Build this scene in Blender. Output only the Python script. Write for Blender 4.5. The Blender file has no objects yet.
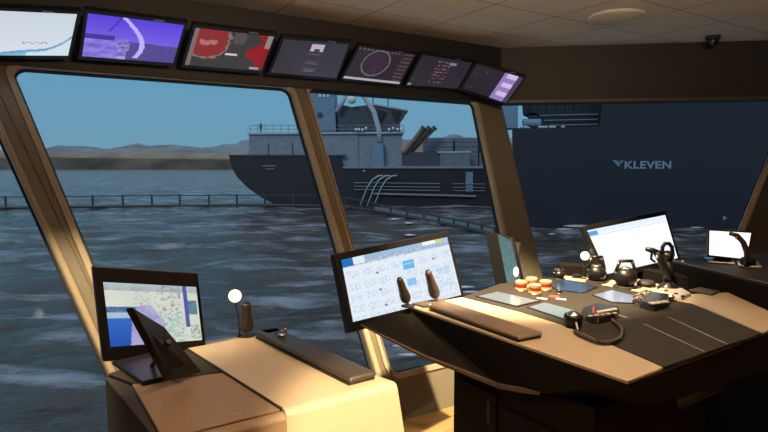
import bpy, bmesh, math, random
from mathutils import Vector as V, Matrix, noise
random.seed(7)
sc = bpy.context.scene
COL = sc.collection
# ------------------------------------------------------------------ camera
F = 560.0; PITCH = math.atan(51/F); EYE = 1.6
cam = bpy.data.cameras.new('camera'); cam.sensor_width = 36; cam.lens = 36*F/768
cam.clip_end = 20000; cam.clip_start = .02
co = bpy.data.objects.new('camera', cam); COL.objects.link(co)
co.location = (0, 0, EYE); co.rotation_euler = (math.pi/2-PITCH, 0, 0); sc.camera = co
vs = sc.view_settings
vs.view_transform = 'Standard'; vs.look = 'None'; vs.gamma = 1; vs.use_curve_mapping = False; vs.exposure = 0.0
# ------------------------------------------------------------------ world
w = bpy.data.worlds.new('sky'); sc.world = w; w.use_nodes = True
nt = w.node_tree; nt.nodes.clear()
tc = nt.nodes.new('ShaderNodeTexCoord'); sx = nt.nodes.new('ShaderNodeSeparateXYZ')
rp = nt.nodes.new('ShaderNodeValToRGB'); bg = nt.nodes.new('ShaderNodeBackground'); wo = nt.nodes.new('ShaderNodeOutputWorld')
nt.links.new(tc.outputs['Generated'], sx.inputs[0]); nt.links.new(sx.outputs['Z'], rp.inputs[0])
rp.color_ramp.elements[0].position = 0.0; rp.color_ramp.elements[0].color = (.165, .33, .45, 1)
rp.color_ramp.elements[1].position = .20; rp.color_ramp.elements[1].color = (.12, .345, .53, 1)
e = rp.color_ramp.elements.new(.29); e.color = (.15, .36, .52, 1)
e = rp.color_ramp.elements.new(.5); e.color = (.42, .48, .54, 1)
nt.links.new(rp.outputs[0], bg.inputs[0]); bg.inputs[1].default_value = 1.0
nt.links.new(bg.outputs[0], wo.inputs[0])
# ------------------------------------------------------------------ warm room lamps (spots recessed in the ceiling, plus an added ceiling fill; housings are built below)
def light(name, kind, loc, energy, color, target=None, **k):
    l = bpy.data.lights.new(name, kind); l.energy = energy; l.color = color
    for a, b in k.items(): setattr(l, a, b)
    o = bpy.data.objects.new(name, l); COL.objects.link(o); o.location = loc
    if target: o.rotation_euler = (V(target)-V(loc)).to_track_quat('-Z', 'Y').to_euler()
    return o
WARM = (1, .72, .42)
CEIL = 2.7
SPOTS = [((.75, -.1, CEIL-.03), (.03, 1.66, .60), 1150, 21), ((.75, 2.25, CEIL-.03), (.65, 2.5, .9), 78, 80),
         ((-.75, 1.25, CEIL-.03), (-.45, 2.0, .9), 45, 80), ((.58, 2.72, CEIL-.03), (.78, 3.5, .25), 1050, 62), ((1.7, 2.6, CEIL-.03), (1.6, 2.8, .9), 18, 60),
         ((-1.55, 1.75, CEIL-.03), (-1.25, 2.5, .3), 330, 56)]
for i, (a, b, en, ang) in enumerate(SPOTS):
    light('spot_lamp', 'SPOT', a, en, WARM, b, spot_size=math.radians(ang), spot_blend=.55, shadow_soft_size=.035)
light('ceiling_fill_light', 'AREA', (1.0, .95, 2.34), 110, (1, .70, .46), (1.0, 1.5, 3.4), shape='RECTANGLE', size=1.2, size_y=.12)  # added fill that brightens the ceiling, not a known fitting

su = light('sun', 'SUN', (0, 0, 50), .6, (1, .93, .84)); su.data.angle = math.radians(12)
su.rotation_euler = V((.45, .8, -.62)).to_track_quat('-Z', 'Y').to_euler()
# ------------------------------------------------------------------ helpers
def L(c): return tuple(((x/255)/12.92 if x/255 <= .04045 else ((x/255+.055)/1.055)**2.4) for x in c)
def ray(x, y):
    a = (x-384)/F; b = -(y-216)/F
    return V((a, math.cos(PITCH)+b*math.sin(PITCH), -math.sin(PITCH)+b*math.cos(PITCH)))
C0 = V((0, 0, EYE))
def atz(x, y, z): r = ray(x, y); return C0+r*((z-EYE)/r.z)
def atY(x, y, Y): r = ray(x, y); return C0+r*(Y/r.y)
def atp(x, y, p, n): r = ray(x, y); return C0+r*((V(p)-C0).dot(n)/r.dot(n))
def mat(name, color, rough=.5, metal=0, emit=None, es=1, bump=0, scale=60, var=0, spec=.5, coat=0, trans=0, stretch=None):
    m = bpy.data.materials.new(name); m.use_nodes = True
    n = m.node_tree; b = n.nodes['Principled BSDF']
    b.inputs['Base Color'].default_value = (*color, 1); b.inputs['Roughness'].default_value = rough
    b.inputs['Metallic'].default_value = metal; b.inputs['Specular IOR Level'].default_value = spec
    b.inputs['Coat Weight'].default_value = coat; b.inputs['Transmission Weight'].default_value = trans
    if emit: b.inputs['Emission Color'].default_value = (*emit, 1); b.inputs['Emission Strength'].default_value = es
    tc = n.nodes.new('ShaderNodeTexCoord'); nz = n.nodes.new('ShaderNodeTexNoise'); nz.inputs['Scale'].default_value = scale
    nz.inputs['Detail'].default_value = 4
    src = tc.outputs['Object']
    if stretch:
        mp = n.nodes.new('ShaderNodeMapping'); mp.inputs['Scale'].default_value = stretch; n.links.new(src, mp.inputs[0]); src = mp.outputs[0]
    n.links.new(src, nz.inputs['Vector'])
    if bump:
        bp = n.nodes.new('ShaderNodeBump'); bp.inputs['Strength'].default_value = bump; bp.inputs['Distance'].default_value = .01
        n.links.new(nz.outputs[0], bp.inputs['Height']); n.links.new(bp.outputs[0], b.inputs['Normal'])
    v = var if var else .06
    cr = n.nodes.new('ShaderNodeValToRGB')
    cr.color_ramp.elements[0].color = (*[c*(1-v) for c in color], 1); cr.color_ramp.elements[1].color = (*[min(1, c*(1+v)) for c in color], 1)
    cr.color_ramp.elements[0].position = .3; cr.color_ramp.elements[1].position = .7
    n.links.new(nz.outputs[0], cr.inputs[0]); n.links.new(cr.outputs[0], b.inputs['Base Color'])
    return m
M = dict(
    cream=mat('cream_paint', (.18, .165, .12), .45, bump=.05, scale=90),
    frame=mat('cream_frame', (.40, .35, .24), .35, spec=.5),
    rib=mat('pillar_rib', (.17, .145, .095), .4),
    gasket=mat('black_gasket', (.012, .011, .012), .7),
    header=mat('dark_brown_header', (.018, .016, .0135), .6, bump=.05),
    ceil=mat('ceiling_tile', (.60, .51, .41), .9, bump=.2, scale=150),
    backwall=mat('back_wall', (.16, .13, .10), .8),
    darkpanel=mat('dark_panel', (.045, .038, .03), .6),
    beige=mat('beige_laminate', (.42, .345, .24), .42, bump=.02, scale=400, var=.05),
    tan=mat('tan_leather', (.24, .165, .105), .5, bump=.15, scale=250, var=.1),
    desk=mat('dark_laminate', (.022, .019, .015), .65, spec=.3, bump=.05, scale=300, var=.1),
    body=mat('console_body', (.008, .007, .006), .75, spec=.12, bump=.03, scale=200, var=.08),
    bodygrey=mat('console_grey', (.030, .027, .025), .7, spec=.3),
    edge=mat('brown_edge', (.08, .058, .04), .5),
    black=mat('black_plastic', (.008, .008, .009), .32, spec=.4),
    matte=mat('matte_black', (.015, .014, .014), .6),
    leather=mat('black_leather', (.04, .032, .026), .38, bump=.2, scale=200),
    leatherb=mat('brown_leather', (.17, .12, .08), .38, bump=.2, scale=200),
    grip=mat('rubber_grip', (.05, .038, .03), .4, bump=.1, scale=300),
    chrome=mat('chrome', (.75, .72, .68), .18, metal=1),
    steel=mat('brushed_steel', (.5, .48, .45), .35, metal=1, bump=.02),
    silver=mat('silver_keys', (.36, .34, .32), .4),
    amber=mat('amber_cover', (.75, .45, .25), .12, trans=.4, emit=(1, .4, .12), es=.10),
    red=mat('red_cap', (.35, .03, .015), .2, emit=(.8, .08, .02), es=.10),
    glowbase=mat('lit_amber_base', (.8, .5, .15), .3, emit=(1, .55, .12), es=.7),
    redp=mat('red_label', (.30, .05, .035), .6),
    white=mat('white_label', (.75, .72, .66), .5),
    panel=mat('touch_panel', (.04, .05, .05), .25, emit=(.36, .44, .42), es=.8),
    panelb=mat('touch_panel_blue', (.015, .025, .05), .15, emit=(.02, .04, .09), es=.6),
    panelc=mat('touch_panel_pale', (.05, .06, .08), .2, emit=(.32, .42, .55), es=.7),
    lampglass=mat('lamp_globe_glow', (.9, .85, .75), .4, emit=(1, .80, .52), es=1.5),
    groove=mat('pale_line', (.30, .26, .2), .5),
    domeglass=mat('smoked_dome', (.01, .01, .01), .08, coat=.5),
    # outside
    hull=mat('navy_hull', (.017, .019, .028), .6, bump=.05, scale=.6, var=.12),
    hullk=mat('dark_navy_hull', (.011, .014, .026), .6, bump=.05, scale=.5, var=.08),
    deck=mat('ship_grey', (.22, .27, .35), .6, scale=1.5, var=.12),
    deckl=mat('ship_pale', (.42, .52, .62), .6, scale=1.5),
    shipblue=mat('ship_blue', (.16, .28, .42), .6, scale=1),
    shipdark=mat('ship_dark_paint', (.06, .075, .10), .7, scale=1.5, var=.15),  # plain dark blue-grey paint
    shipwhite=mat('ship_white', (.75, .78, .8), .5),
    rust=mat('rusty_tube', (.17, .12, .09), .6, scale=2, var=.3),
    contain=mat('container_paint', (.14, .19, .25), .6, scale=1, var=.12),
    boom=mat('barrier_steel', (.05, .055, .06), .6),
    cloth=mat('barrier_sheet', (.16, .24, .30), .7),
    letter=mat('hull_letters', (.24, .29, .40), .6), logo=mat('hull_logo', (.12, .24, .34), .6),
    fabric=mat('dark_clothes', (.03, .035, .05), .8), skin=mat('skin', (.35, .22, .16), .6),
    foam=mat('foam', (.6, .65, .7), .6),
)
def mesh_obj(name, bm, m, parent=None, smooth=False, bevel=0, seg=2):
    me = bpy.data.meshes.new(name)
    bmesh.ops.recalc_face_normals(bm, faces=bm.faces)
    bm.to_mesh(me); bm.free()
    if m: me.materials.append(M[m] if isinstance(m, str) else m)
    o = bpy.data.objects.new(name, me); COL.objects.link(o)
    if parent:
        o.parent = parent
        o.matrix_parent_inverse = Matrix.Identity(4)
        inv = parent_matrix(parent).inverted(); me.transform(inv)
    if smooth:
        for p in me.polygons: p.use_smooth = True
    if bevel:
        b = o.modifiers.new('bevel', 'BEVEL'); b.width = bevel; b.segments = seg; b.limit_method = 'ANGLE'; b.angle_limit = math.radians(35)
    return o
def parent_matrix(p):
    m = Matrix.LocRotScale(p.location, p.rotation_euler, p.scale)
    return parent_matrix(p.parent) @ m if p.parent else m
def tag(o, label=None, cat=None, group=None, kind=None):
    for k, v in (('label', label), ('category', cat), ('group', group), ('kind', kind)):
        if v: o[k] = v
    return o
def thing(name, label, cat, loc=(0, 0, 0), group=None):
    o = bpy.data.objects.new(name, None); COL.objects.link(o); o.location = loc; o.empty_display_size = .05
    return tag(o, label, cat, group)
def struct(name, bm, m, **k): return tag(mesh_obj(name, bm, m, **k), kind='structure')
def frame_of(d):
    d = V(d).normalized(); a = V((0, 0, 1)) if abs(d.z) < .9 else V((1, 0, 0))
    u = d.cross(a).normalized(); return u, d.cross(u).normalized(), d
def add_prism(bm, pts, off):
    """closed solid from a polygon (list of V) pushed along off (V or list of V)"""
    n = len(pts); offs = off if isinstance(off, list) else [V(off)]*n
    a = [bm.verts.new(p) for p in pts]; b = [bm.verts.new(V(p)+o) for p, o in zip(pts, offs)]
    fs = [bm.faces.new(a), bm.faces.new(list(reversed(b)))]
    for i in range(n): fs.append(bm.faces.new([a[i], b[i], b[(i+1) % n], a[(i+1) % n]]))
    return fs
def prism(pts, off): bm = bmesh.new(); add_prism(bm, [V(p) for p in pts], off); return bm
def add_box(bm, c, s, rz=0, R=None):
    m = Matrix.Translation(V(c)) @ (R if R else Matrix.Rotation(rz, 4, 'Z')) @ Matrix.Diagonal((*s, 1))
    bmesh.ops.create_cube(bm, size=1, matrix=m)
def box(c, s, rz=0, R=None): bm = bmesh.new(); add_box(bm, c, s, rz, R); return bm
def add_tube(bm, pts, r, seg=10, cap=True):
    pts = [V(p) for p in pts]; rs = r if isinstance(r, (list, tuple)) else [r]*len(pts)
    rings = []; pu = None
    for i, p in enumerate(pts):
        d = (pts[min(i+1, len(pts)-1)]-pts[max(i-1, 0)]).normalized()
        if pu is None: u, v, _ = frame_of(d)
        else:
            u = (pu-d*pu.dot(d)).normalized(); v = d.cross(u)
        pu = u
        rings.append([bm.verts.new(p+u*rs[i]*math.cos(t)+v*rs[i]*math.sin(t)) for t in [2*math.pi*k/seg for k in range(seg)]])
    for a, b in zip(rings, rings[1:]):
        for k in range(seg): bm.faces.new([a[k], a[(k+1) % seg], b[(k+1) % seg], b[k]])
    if cap: bm.faces.new(list(reversed(rings[0]))); bm.faces.new(rings[-1])
def tube(pts, r, seg=10): bm = bmesh.new(); add_tube(bm, pts, r, seg); return bm
def lathe(base, axis, prof, seg=20):
    """prof: list of (height, radius) along axis"""
    base = V(base); ax = V(axis).normalized(); bm = bmesh.new()
    add_tube_raw(bm, base, ax, prof, seg); return bm
def add_tube_raw(bm, base, ax, prof, seg):
    u, v, _ = frame_of(ax); rings = []
    for h, r in prof:
        rings.append([bm.verts.new(base+ax*h+u*r*math.cos(t)+v*r*math.sin(t)) for t in [2*math.pi*k/seg for k in range(seg)]])
    for a, b in zip(rings, rings[1:]):
        for k in range(seg): bm.faces.new([a[k], a[(k+1) % seg], b[(k+1) % seg], b[k]])
    bm.faces.new(list(reversed(rings[0]))); bm.faces.new(rings[-1])
def ball(c, r, sz=(1, 1, 1), seg=20):
    bm = bmesh.new(); bmesh.ops.create_uvsphere(bm, u_segments=seg, v_segments=seg//2, radius=r, matrix=Matrix.Translation(V(c)) @ Matrix.Diagonal((*sz, 1))); return bm

# ------------------------------------------------------------------ room shell
s57, c57 = .843, .538
n1 = V((-c57, s57, 0)); u1 = V((s57, c57, 0)); A8 = math.radians(8)
n2 = V((math.sin(A8), math.cos(A8), 0)); u2 = V((math.cos(A8), -math.sin(A8), 0))
T = .55; D1 = 2.79; D2 = 4.355
N1 = (n1-V((0, 0, T))).normalized(); N2 = (n2-V((0, 0, T))).normalized()      # outward
det = n1.x*n2.y-n1.y*n2.x
def corner(z, d1=D1, d2=D2, t=T):
    a = d1+t*z; b = d2+t*z
    return V(((a*n2.y-b*n1.y)/det, (n1.x*b-n2.x*a)/det, z))
O = corner(0)
V1 = (n1*T+V((0, 0, 1))).normalized(); V2 = (n2*T+V((0, 0, 1))).normalized()
class Plane:
    def __init__(s, o, u, v, n): s.o, s.u, s.v, s.n = o, u, v, n
    def px(s, x, y): p = atp(x, y, s.o, s.n)-s.o; return (p.dot(s.u), p.dot(s.v))
    def w(s, a, b, d=0): return s.o+s.u*a+s.v*b+s.n*d
    def loc(s, p): p = V(p)-s.o; return (p.dot(s.u), p.dot(s.v))
P1 = Plane(O, u1, V1, N1); P2 = Plane(O, u2, V2, N2)
def offset_poly(pts, d):
    """pts convex; d>0 grows"""
    n = len(pts); area = sum(pts[i][0]*pts[(i+1) % n][1]-pts[(i+1) % n][0]*pts[i][1] for i in range(n))
    s = 1 if area > 0 else -1; out = []
    for i in range(n):
        p0, p1, p2 = V(pts[i-1]).to_2d(), V(pts[i]).to_2d(), V(pts[(i+1) % n]).to_2d()
        e1 = (p1-p0).normalized(); e2 = (p2-p1).normalized()
        m1 = V((e1.y, -e1.x))*s; m2 = V((e2.y, -e2.x))*s
        k = 1+m1.dot(m2); q = p1+(m1+m2)*d/k; out.append((q.x, q.y))
    return out
def rounded(pts, r, seg=6):
    out = []; n = len(pts)
    for i in range(n):
        p0, p1, p2 = V(pts[i-1]).to_2d(), V(pts[i]).to_2d(), V(pts[(i+1) % n]).to_2d()
        a = (p0-p1).normalized(); b = (p2-p1).normalized(); th = a.angle(b); d = r/math.tan(th/2)
        s, e = p1+a*d, p1+b*d; c = p1+(a+b).normalized()*(r/math.sin(th/2))
        va, vb = s-c, e-c; ang = va.angle_signed(vb)
        for k in range(seg+1):
            t = -ang*k/seg; out.append((c.x+va.x*math.cos(t)-va.y*math.sin(t), c.y+va.x*math.sin(t)+va.y*math.cos(t)))
    return out
def slab(plane, outer, holes, th, d0=0):
    bm = bmesh.new(); loops = []
    for lp in [outer]+holes:
        vs_ = [bm.verts.new(plane.w(a, b, d0)) for a, b in lp]; loops.append(vs_)
        for i in range(len(vs_)): bm.edges.new((vs_[i], vs_[(i+1) % len(vs_)]))
    bmesh.ops.triangle_fill(bm, use_beauty=True, use_dissolve=False, edges=bm.edges[:])
    fs = bm.faces[:]; r = bmesh.ops.duplicate(bm, geom=bm.verts[:]+bm.edges[:]+fs)
    vm = r['vert_map']
    for f in [g for g in r['geom'] if isinstance(g, bmesh.types.BMVert)]: f.co += plane.n*th
    for vs_ in loops:
        for i in range(len(vs_)):
            a, b = vs_[i], vs_[(i+1) % len(vs_)]; bm.faces.new([a, b, vm[b], vm[a]])
    return bm
W = {1: (P1, [(17, 69), (287, 89.5), (374, 384), (170, 434)]),
     2: (P1, [(312, 90.5), (472, 101.5), (521, 339), (394, 369)]),
     3: (P2, [(501, 103), (788, 99), (697, 322), (553, 330)]),
     0: (P1, [(-300, 46), (-36, 70), (138, 455), (-200, 545)])}
holes = {1: [], 2: []}; WP = {}
for k, (pl, px) in W.items():
    pts = [pl.px(*p) for p in px]
    pts = offset_poly(pts, .03); holes[1 if pl is P1 else 2].append(rounded(pts, .07)); WP[k] = (pl, pts)
vtop1 = P1.loc(corner(2.75))[1]
uL = -4.6; a1 = P1.loc(corner(0))[0]; ct = P1.loc(corner(2.75)); ct2 = P2.loc(corner(2.75))
uR = 4.2
struct('wall_front_left', slab(P1, [(uL, 0), (0, 0), ct, (uL, ct[1])], holes[1], .05), 'cream')
struct('wall_front_right', slab(P2, [(0, 0), (uR, 0), (uR, ct2[1]), ct2], holes[2], .05), 'cream')
gm = bpy.data.materials.new('window_glass'); gm.use_nodes = True; g = gm.node_tree; g.nodes.clear()
go_ = g.nodes.new('ShaderNodeOutputMaterial'); mx = g.nodes.new('ShaderNodeMixShader'); tr = g.nodes.new('ShaderNodeBsdfTransparent')
gl = g.nodes.new('ShaderNodeBsdfGlossy'); gl.inputs['Roughness'].default_value = .03; fr = g.nodes.new('ShaderNodeFresnel'); fr.inputs[0].default_value = 1.06
tr.inputs[0].default_value = (.97, .98, .99, 1)
g.links.new(fr.outputs[0], mx.inputs[0]); g.links.new(tr.outputs[0], mx.inputs[1]); g.links.new(gl.outputs[0], mx.inputs[2]); g.links.new(mx.outputs[0], go_.inputs[0])
for k, (pl, pts) in WP.items():
    name = 'window_%d' % (k+1)
    root = bpy.data.objects.new(name, None); COL.objects.link(root); tag(root, kind='structure')
    ctr = pl.w(sum(p[0] for p in pts)/4, sum(p[1] for p in pts)/4); root.location = ctr
    prof = [(.040, 0.002), (.036, -.012), (.008, -.014), (.001, -.008), (-.003, .01), (-.004, .048)]
    bm = bmesh.new(); rings = []
    for off, d in prof:
        rings.append([bm.verts.new(pl.w(a, b, d)) for a, b in rounded(offset_poly(pts, off), .07+off)])
    for A, B in zip(rings, rings[1:]):
        for i in range(len(A)): bm.faces.new([A[i], A[(i+1) % len(A)], B[(i+1) % len(A)], B[i]])
    mesh_obj('window_frame', bm, 'frame', root, smooth=False)
    bm = bmesh.new(); r1 = rounded(offset_poly(pts, -.0045), .066); r2 = rounded(offset_poly(pts, -.013), .058)
    qs = [[bm.verts.new(pl.w(a, b, d)) for a, b in r] for r, d in ((r1, .025), (r2, .025), (r2, .048), (r1, .048))]
    for j in range(4):
        A, B = qs[j], qs[(j+1) % 4]
        for i in range(len(A)): bm.faces.new([A[i], A[(i+1) % len(A)], B[(i+1) % len(A)], B[i]])
    mesh_obj('gasket', bm, 'gasket', root)
    r3 = rounded(offset_poly(pts, -.008), .062)
    bm = bmesh.new(); bm.faces.new([bm.verts.new(pl.w(a, b, .037)) for a, b in r3])
    mesh_obj('window_pane', bm, gm, root)
# pillar ribs (raised flat bars along each pillar, bottom to top)
def rib(name, pl, top, bot, wd, d=.012, m='rib'):
    a, b = V(pl.px(*top)), V(pl.px(*bot)); e = (b-a).normalized(); s = V((-e.y, e.x))*wd/2
    q = [a+s, b+s, b-s, a-s]
    return struct(name, prism([pl.w(p.x, p.y, .002) for p in q], -pl.n*(d+.002)), m, bevel=.003)
rib('trim_1', P1, (296, 84), (391, 402), .035)
rib('trim_2', P1, (303, 84), (402, 412), .012, .018)
rib('trim_3', P1, (-14, 86), (134, 410), .012, .016)
rib('trim_4', P1, (-2, 86), (150, 410), .02, .008)
rib('trim_5', P2, (796, 90), (700, 335), .03, .012)
# dark panel laid over the cream wall right of the last pillar
q = [P2.px(800, 90), P2.px(1100, 80), P2.px(900, 500), P2.px(704, 340)]
struct('wall_right_panel', prism([P2.w(a, b, .002) for a, b in q], -P2.n*.016), 'darkpanel')
# header band above the windows
Hd1, Hd2 = 3.955, 5.50
def cz(z): return corner(z, Hd1, Hd2, 0)
zb, zt = 2.185, CEIL+.02
h = cz(0); hL = h-u1*4.6; hR = h+u2*4.2
def wallband(name, a, b, n, z0, z1, th, m, **k):
    return struct(name, prism([V((a.x, a.y, z0)), V((b.x, b.y, z0)), V((b.x, b.y, z1)), V((a.x, a.y, z1))], n*th), m, **k)
wallband('trim_6', hL, h, n1, 2.18, zt, .25, 'header')
wallband('trim_7', h, hR, n2, zb, zt, .25, 'header')
wallband('trim_8', h-n2*.012, hR-n2*.012, n2, zb, zb+.025, .02, 'edge')
# floor, ceiling, back walls
fp = [O-u1*4.6+n1*.02, O+(n1+n2)*.02, O+u2*4.2+n2*.02, V((5.2, -2.6, 0)), V((-3.4, -2.6, 0))]
struct('floor', prism([V((p.x, p.y, 0)) for p in fp], V((0, 0, -.1))), None)
wood = bpy.data.materials.new('oak_planks'); wood.use_nodes = True; n = wood.node_tree; b = n.nodes['Principled BSDF']; b.inputs['Roughness'].default_value = .35
tcn = n.nodes.new('ShaderNodeTexCoord'); mp = n.nodes.new('ShaderNodeMapping'); mp.inputs['Rotation'].default_value = (0, 0, math.radians(-33)); n.links.new(tcn.outputs['Object'], mp.inputs[0])
bk = n.nodes.new('ShaderNodeTexBrick'); bk.inputs['Scale'].default_value = 1; bk.inputs['Brick Width'].default_value = 1.2; bk.inputs['Row Height'].default_value = .14
bk.inputs['Mortar Size'].default_value = .002; bk.inputs['Color1'].default_value = (.62, .38, .15, 1); bk.inputs['Color2'].default_value = (.52, .31, .12, 1); bk.inputs['Mortar'].default_value = (.08, .04, .02, 1)
mp2 = n.nodes.new('ShaderNodeMapping'); mp2.inputs['Scale'].default_value = (2, 30, 2); n.links.new(mp.outputs[0], mp2.inputs[0])
nz = n.nodes.new('ShaderNodeTexNoise'); nz.inputs['Scale'].default_value = 3; n.links.new(mp2.outputs[0], nz.inputs[0])
mxn = n.nodes.new('ShaderNodeMixRGB'); mxn.blend_type = 'MULTIPLY'; mxn.inputs[0].default_value = .5
n.links.new(mp.outputs[0], bk.inputs['Vector']); n.links.new(bk.outputs[0], mxn.inputs[1]); n.links.new(nz.outputs[0], mxn.inputs[2]); n.links.new(mxn.outputs[0], b.inputs['Base Color'])
bpy.data.objects['floor'].data.materials.append(wood)
cp = [h-u1*4.6, h, h+u2*4.2, V((5.6, -2.6, 0)), V((-3.6, -2.6, 0))]
co_ = struct('ceiling', prism([V((p.x, p.y, CEIL)) for p in cp], V((0, 0, .1))), None)
# ceiling tiles: procedural grid aligned with the window wall
cm = bpy.data.materials.new('ceiling_tiles'); cm.use_nodes = True; n = cm.node_tree; b = n.nodes['Principled BSDF']; b.inputs['Roughness'].default_value = .9
tcn = n.nodes.new('ShaderNodeTexCoord'); mp = n.nodes.new('ShaderNodeMapping'); mp.vector_type = 'POINT'
mp.inputs['Rotation'].default_value = (0, 0, -math.atan2(c57, s57)); mp.inputs['Location'].default_value = (.22, .07, 0)
n.links.new(tcn.outputs['Object'], mp.inputs[0])
bk = n.nodes.new('ShaderNodeTexBrick'); bk.offset = 0; bk.inputs['Scale'].default_value = 1; bk.inputs['Brick Width'].default_value = .6; bk.inputs['Row Height'].default_value = .6
bk.inputs['Mortar Size'].default_value = .006; bk.inputs['Color1'].default_value = (.66, .56, .45, 1); bk.inputs['Color2'].default_value = (.62, .52, .42, 1); bk.inputs['Mortar'].default_value = (.26, .20, .15, 1)
n.links.new(mp.outputs[0], bk.inputs['Vector']); n.links.new(bk.outputs[0], b.inputs['Base Color'])
nz = n.nodes.new('ShaderNodeTexNoise'); nz.inputs['Scale'].default_value = 200; bp = n.nodes.new('ShaderNodeBump'); bp.inputs['Strength'].default_value = .2; bp.inputs['Distance'].default_value = .01
n.links.new(tcn.outputs['Object'], nz.inputs[0]); n.links.new(nz.outputs[0], bp.inputs['Height']); n.links.new(bp.outputs[0], b.inputs['Normal'])
co_.data.materials.append(cm)
def vwall(name, a, b, th=.1): 
    a, b = V(a), V(b); d = (b-a).normalized(); nn = V((d.y, -d.x, 0))
    struct(name, prism([V((a.x, a.y, 0)), V((b.x, b.y, 0)), V((b.x, b.y, CEIL)), V((a.x, a.y, CEIL))], nn*th), 'backwall')
vwall('wall_left', (-3.1, -2.5, 0), (-3.1, 3.2, 0), -.1)
vwall('wall_right', (4.9, -2.5, 0), (4.9, 5.4, 0), .1)
vwall('wall_back', (-3.2, -2.5, 0), (5.0, -2.5, 0), .1)
# ------------------------------------------------------------------ ceiling things
for i, (a, b_, en, ang) in enumerate(SPOTS):
    place = ['the gap between the consoles', 'the right console', 'the left console', 'the corner between the windows', 'the far right of the right console', 'the left pillar'][i]
    t = thing('recessed_downlight', 'small round warm downlight set in the ceiling over '+place, 'ceiling light', (a[0], a[1], CEIL), 'recessed ceiling downlights')
    bm = bmesh.new(); N = 24; r_in, r_out = .045, .065
    for (ra, za), (rb, zb_) in zip([(r_out, 0), (r_out, -.006), (r_in, -.008), (r_in, 0)], [(r_out, -.006), (r_in, -.008), (r_in, 0), (r_out, 0)]):
        A = [bm.verts.new((a[0]+ra*math.cos(2*math.pi*k/N), a[1]+ra*math.sin(2*math.pi*k/N), CEIL+za)) for k in range(N)]
        B = [bm.verts.new((a[0]+rb*math.cos(2*math.pi*k/N), a[1]+rb*math.sin(2*math.pi*k/N), CEIL+zb_)) for k in range(N)]
        for k in range(N): bm.faces.new([A[k], A[(k+1) % N], B[(k+1) % N], B[k]])
    bmesh.ops.remove_doubles(bm, verts=bm.verts, dist=1e-5)
    mesh_obj('trim_ring', bm, 'steel', t)
    mesh_obj('lens', lathe((a[0], a[1], CEIL), (0, 0, -1), [(0, .044), (.004, .044)]), 'lampglass', t)
t = thing('added_fill_bar', 'slim black bar on two rods, added to carry the ceiling fill light', 'ceiling light', (1.0, .95, 2.30))  # made-up housing for the added ceiling fill
mesh_obj('fill_tray', box((1.0, .95, 2.305), (1.3, .16, .03), math.atan2(0, 1)), 'matte', t, bevel=.005)
for k in (-.5, .5): mesh_obj('hanging_rod', tube([(1.0+k, .95, 2.31), (1.0+k, .95, CEIL)], .006, 8), 'matte', t)
p = atz(616, 16, CEIL)
t = thing('ceiling_speaker', 'round off-white ceiling speaker set into a ceiling tile', 'speaker', p)
mesh_obj('rim', lathe(p, (0, 0, -1), [(0, .205), (.012, .205), (.02, .195), (.02, .18), (.0, .178)], 40), 'ceil', t, smooth=False)
mesh_obj('grille', lathe(p, (0, 0, -1), [(0, .178), (.016, .176), (.022, .15), (.024, .01)], 40), 'ceil', t, smooth=True)
p = atz(713, 36, CEIL)
t = thing('dome_camera', 'small black dome camera hanging from the ceiling near the dark band', 'camera', p)
mesh_obj('mounting_ring', lathe(p, (0, 0, -1), [(0, .06), (.02, .062), (.03, .055)], 28), 'matte', t)
mesh_obj('camera_dome', lathe(p-V((0, 0, .03)), (0, 0, -1), [(0, .05), (.02, .048), (.04, .035), (.052, .015), (.055, .002)], 28), 'domeglass', t, smooth=True)
mesh_obj('camera_lens', lathe(p+V((-.02, -.045, -.045)), (-.2, -1, -.6), [(0, .013), (.012, .013), (.014, .008)], 16), 'chrome', t)

# ------------------------------------------------------------------ screens
def fbm(x, y, s=0): return noise.fractal(V((x, y, s)), 1, 2, 4)*.5+.5
def scr_mat(st):
    m = bpy.data.materials.new('screen_image'); m.use_nodes = True; n = m.node_tree; n.nodes.clear()
    o = n.nodes.new('ShaderNodeOutputMaterial'); e = n.nodes.new('ShaderNodeEmission'); a = n.nodes.new('ShaderNodeAttribute'); a.attribute_name = 'picture'
    gl = n.nodes.new('ShaderNodeBsdfGlossy'); gl.inputs['Roughness'].default_value = .25; gl.inputs[0].default_value = (.04, .04, .04, 1)
    ad = n.nodes.new('ShaderNodeAddShader'); e.inputs[1].default_value = st
    n.links.new(a.outputs['Color'], e.inputs[0]); n.links.new(e.outputs[0], ad.inputs[0]); n.links.new(gl.outputs[0], ad.inputs[1]); n.links.new(ad.outputs[0], o.inputs[0]); return m
def screen(quad, img, nx, ny, st, parent, name='screen', off=None):
    """flat picture surface; img(u,v)->rgb 0-255, v down"""
    tl, tr, br, bl = quad; nrm = (tr-tl).cross(tl-bl).normalized()   # toward viewer side
    off = nrm*.0015
    bm = bmesh.new(); g = [[bm.verts.new((tl*(1-i/nx)+tr*(i/nx))*(1-j/ny)+(bl*(1-i/nx)+br*(i/nx))*(j/ny)+off) for i in range(nx+1)] for j in range(ny+1)]
    cols = []
    for j in range(ny):
        for i in range(nx):
            bm.faces.new([g[j][i], g[j+1][i], g[j+1][i+1], g[j][i+1]]); cols.append(L(img((i+.5)/nx, (j+.5)/ny)))
    me = bpy.data.meshes.new(name); bm.to_mesh(me); bm.free()
    at = me.color_attributes.new('picture', 'FLOAT_COLOR', 'CORNER')
    for p in me.polygons:
        for li in p.loop_indices: at.data[li].color = (*cols[p.index], 1)
    me.materials.append(scr_mat(st))
    o = bpy.data.objects.new(name, me); COL.objects.link(o); o.parent = parent; me.transform(parent_matrix(parent).inverted())
    return o
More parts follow.
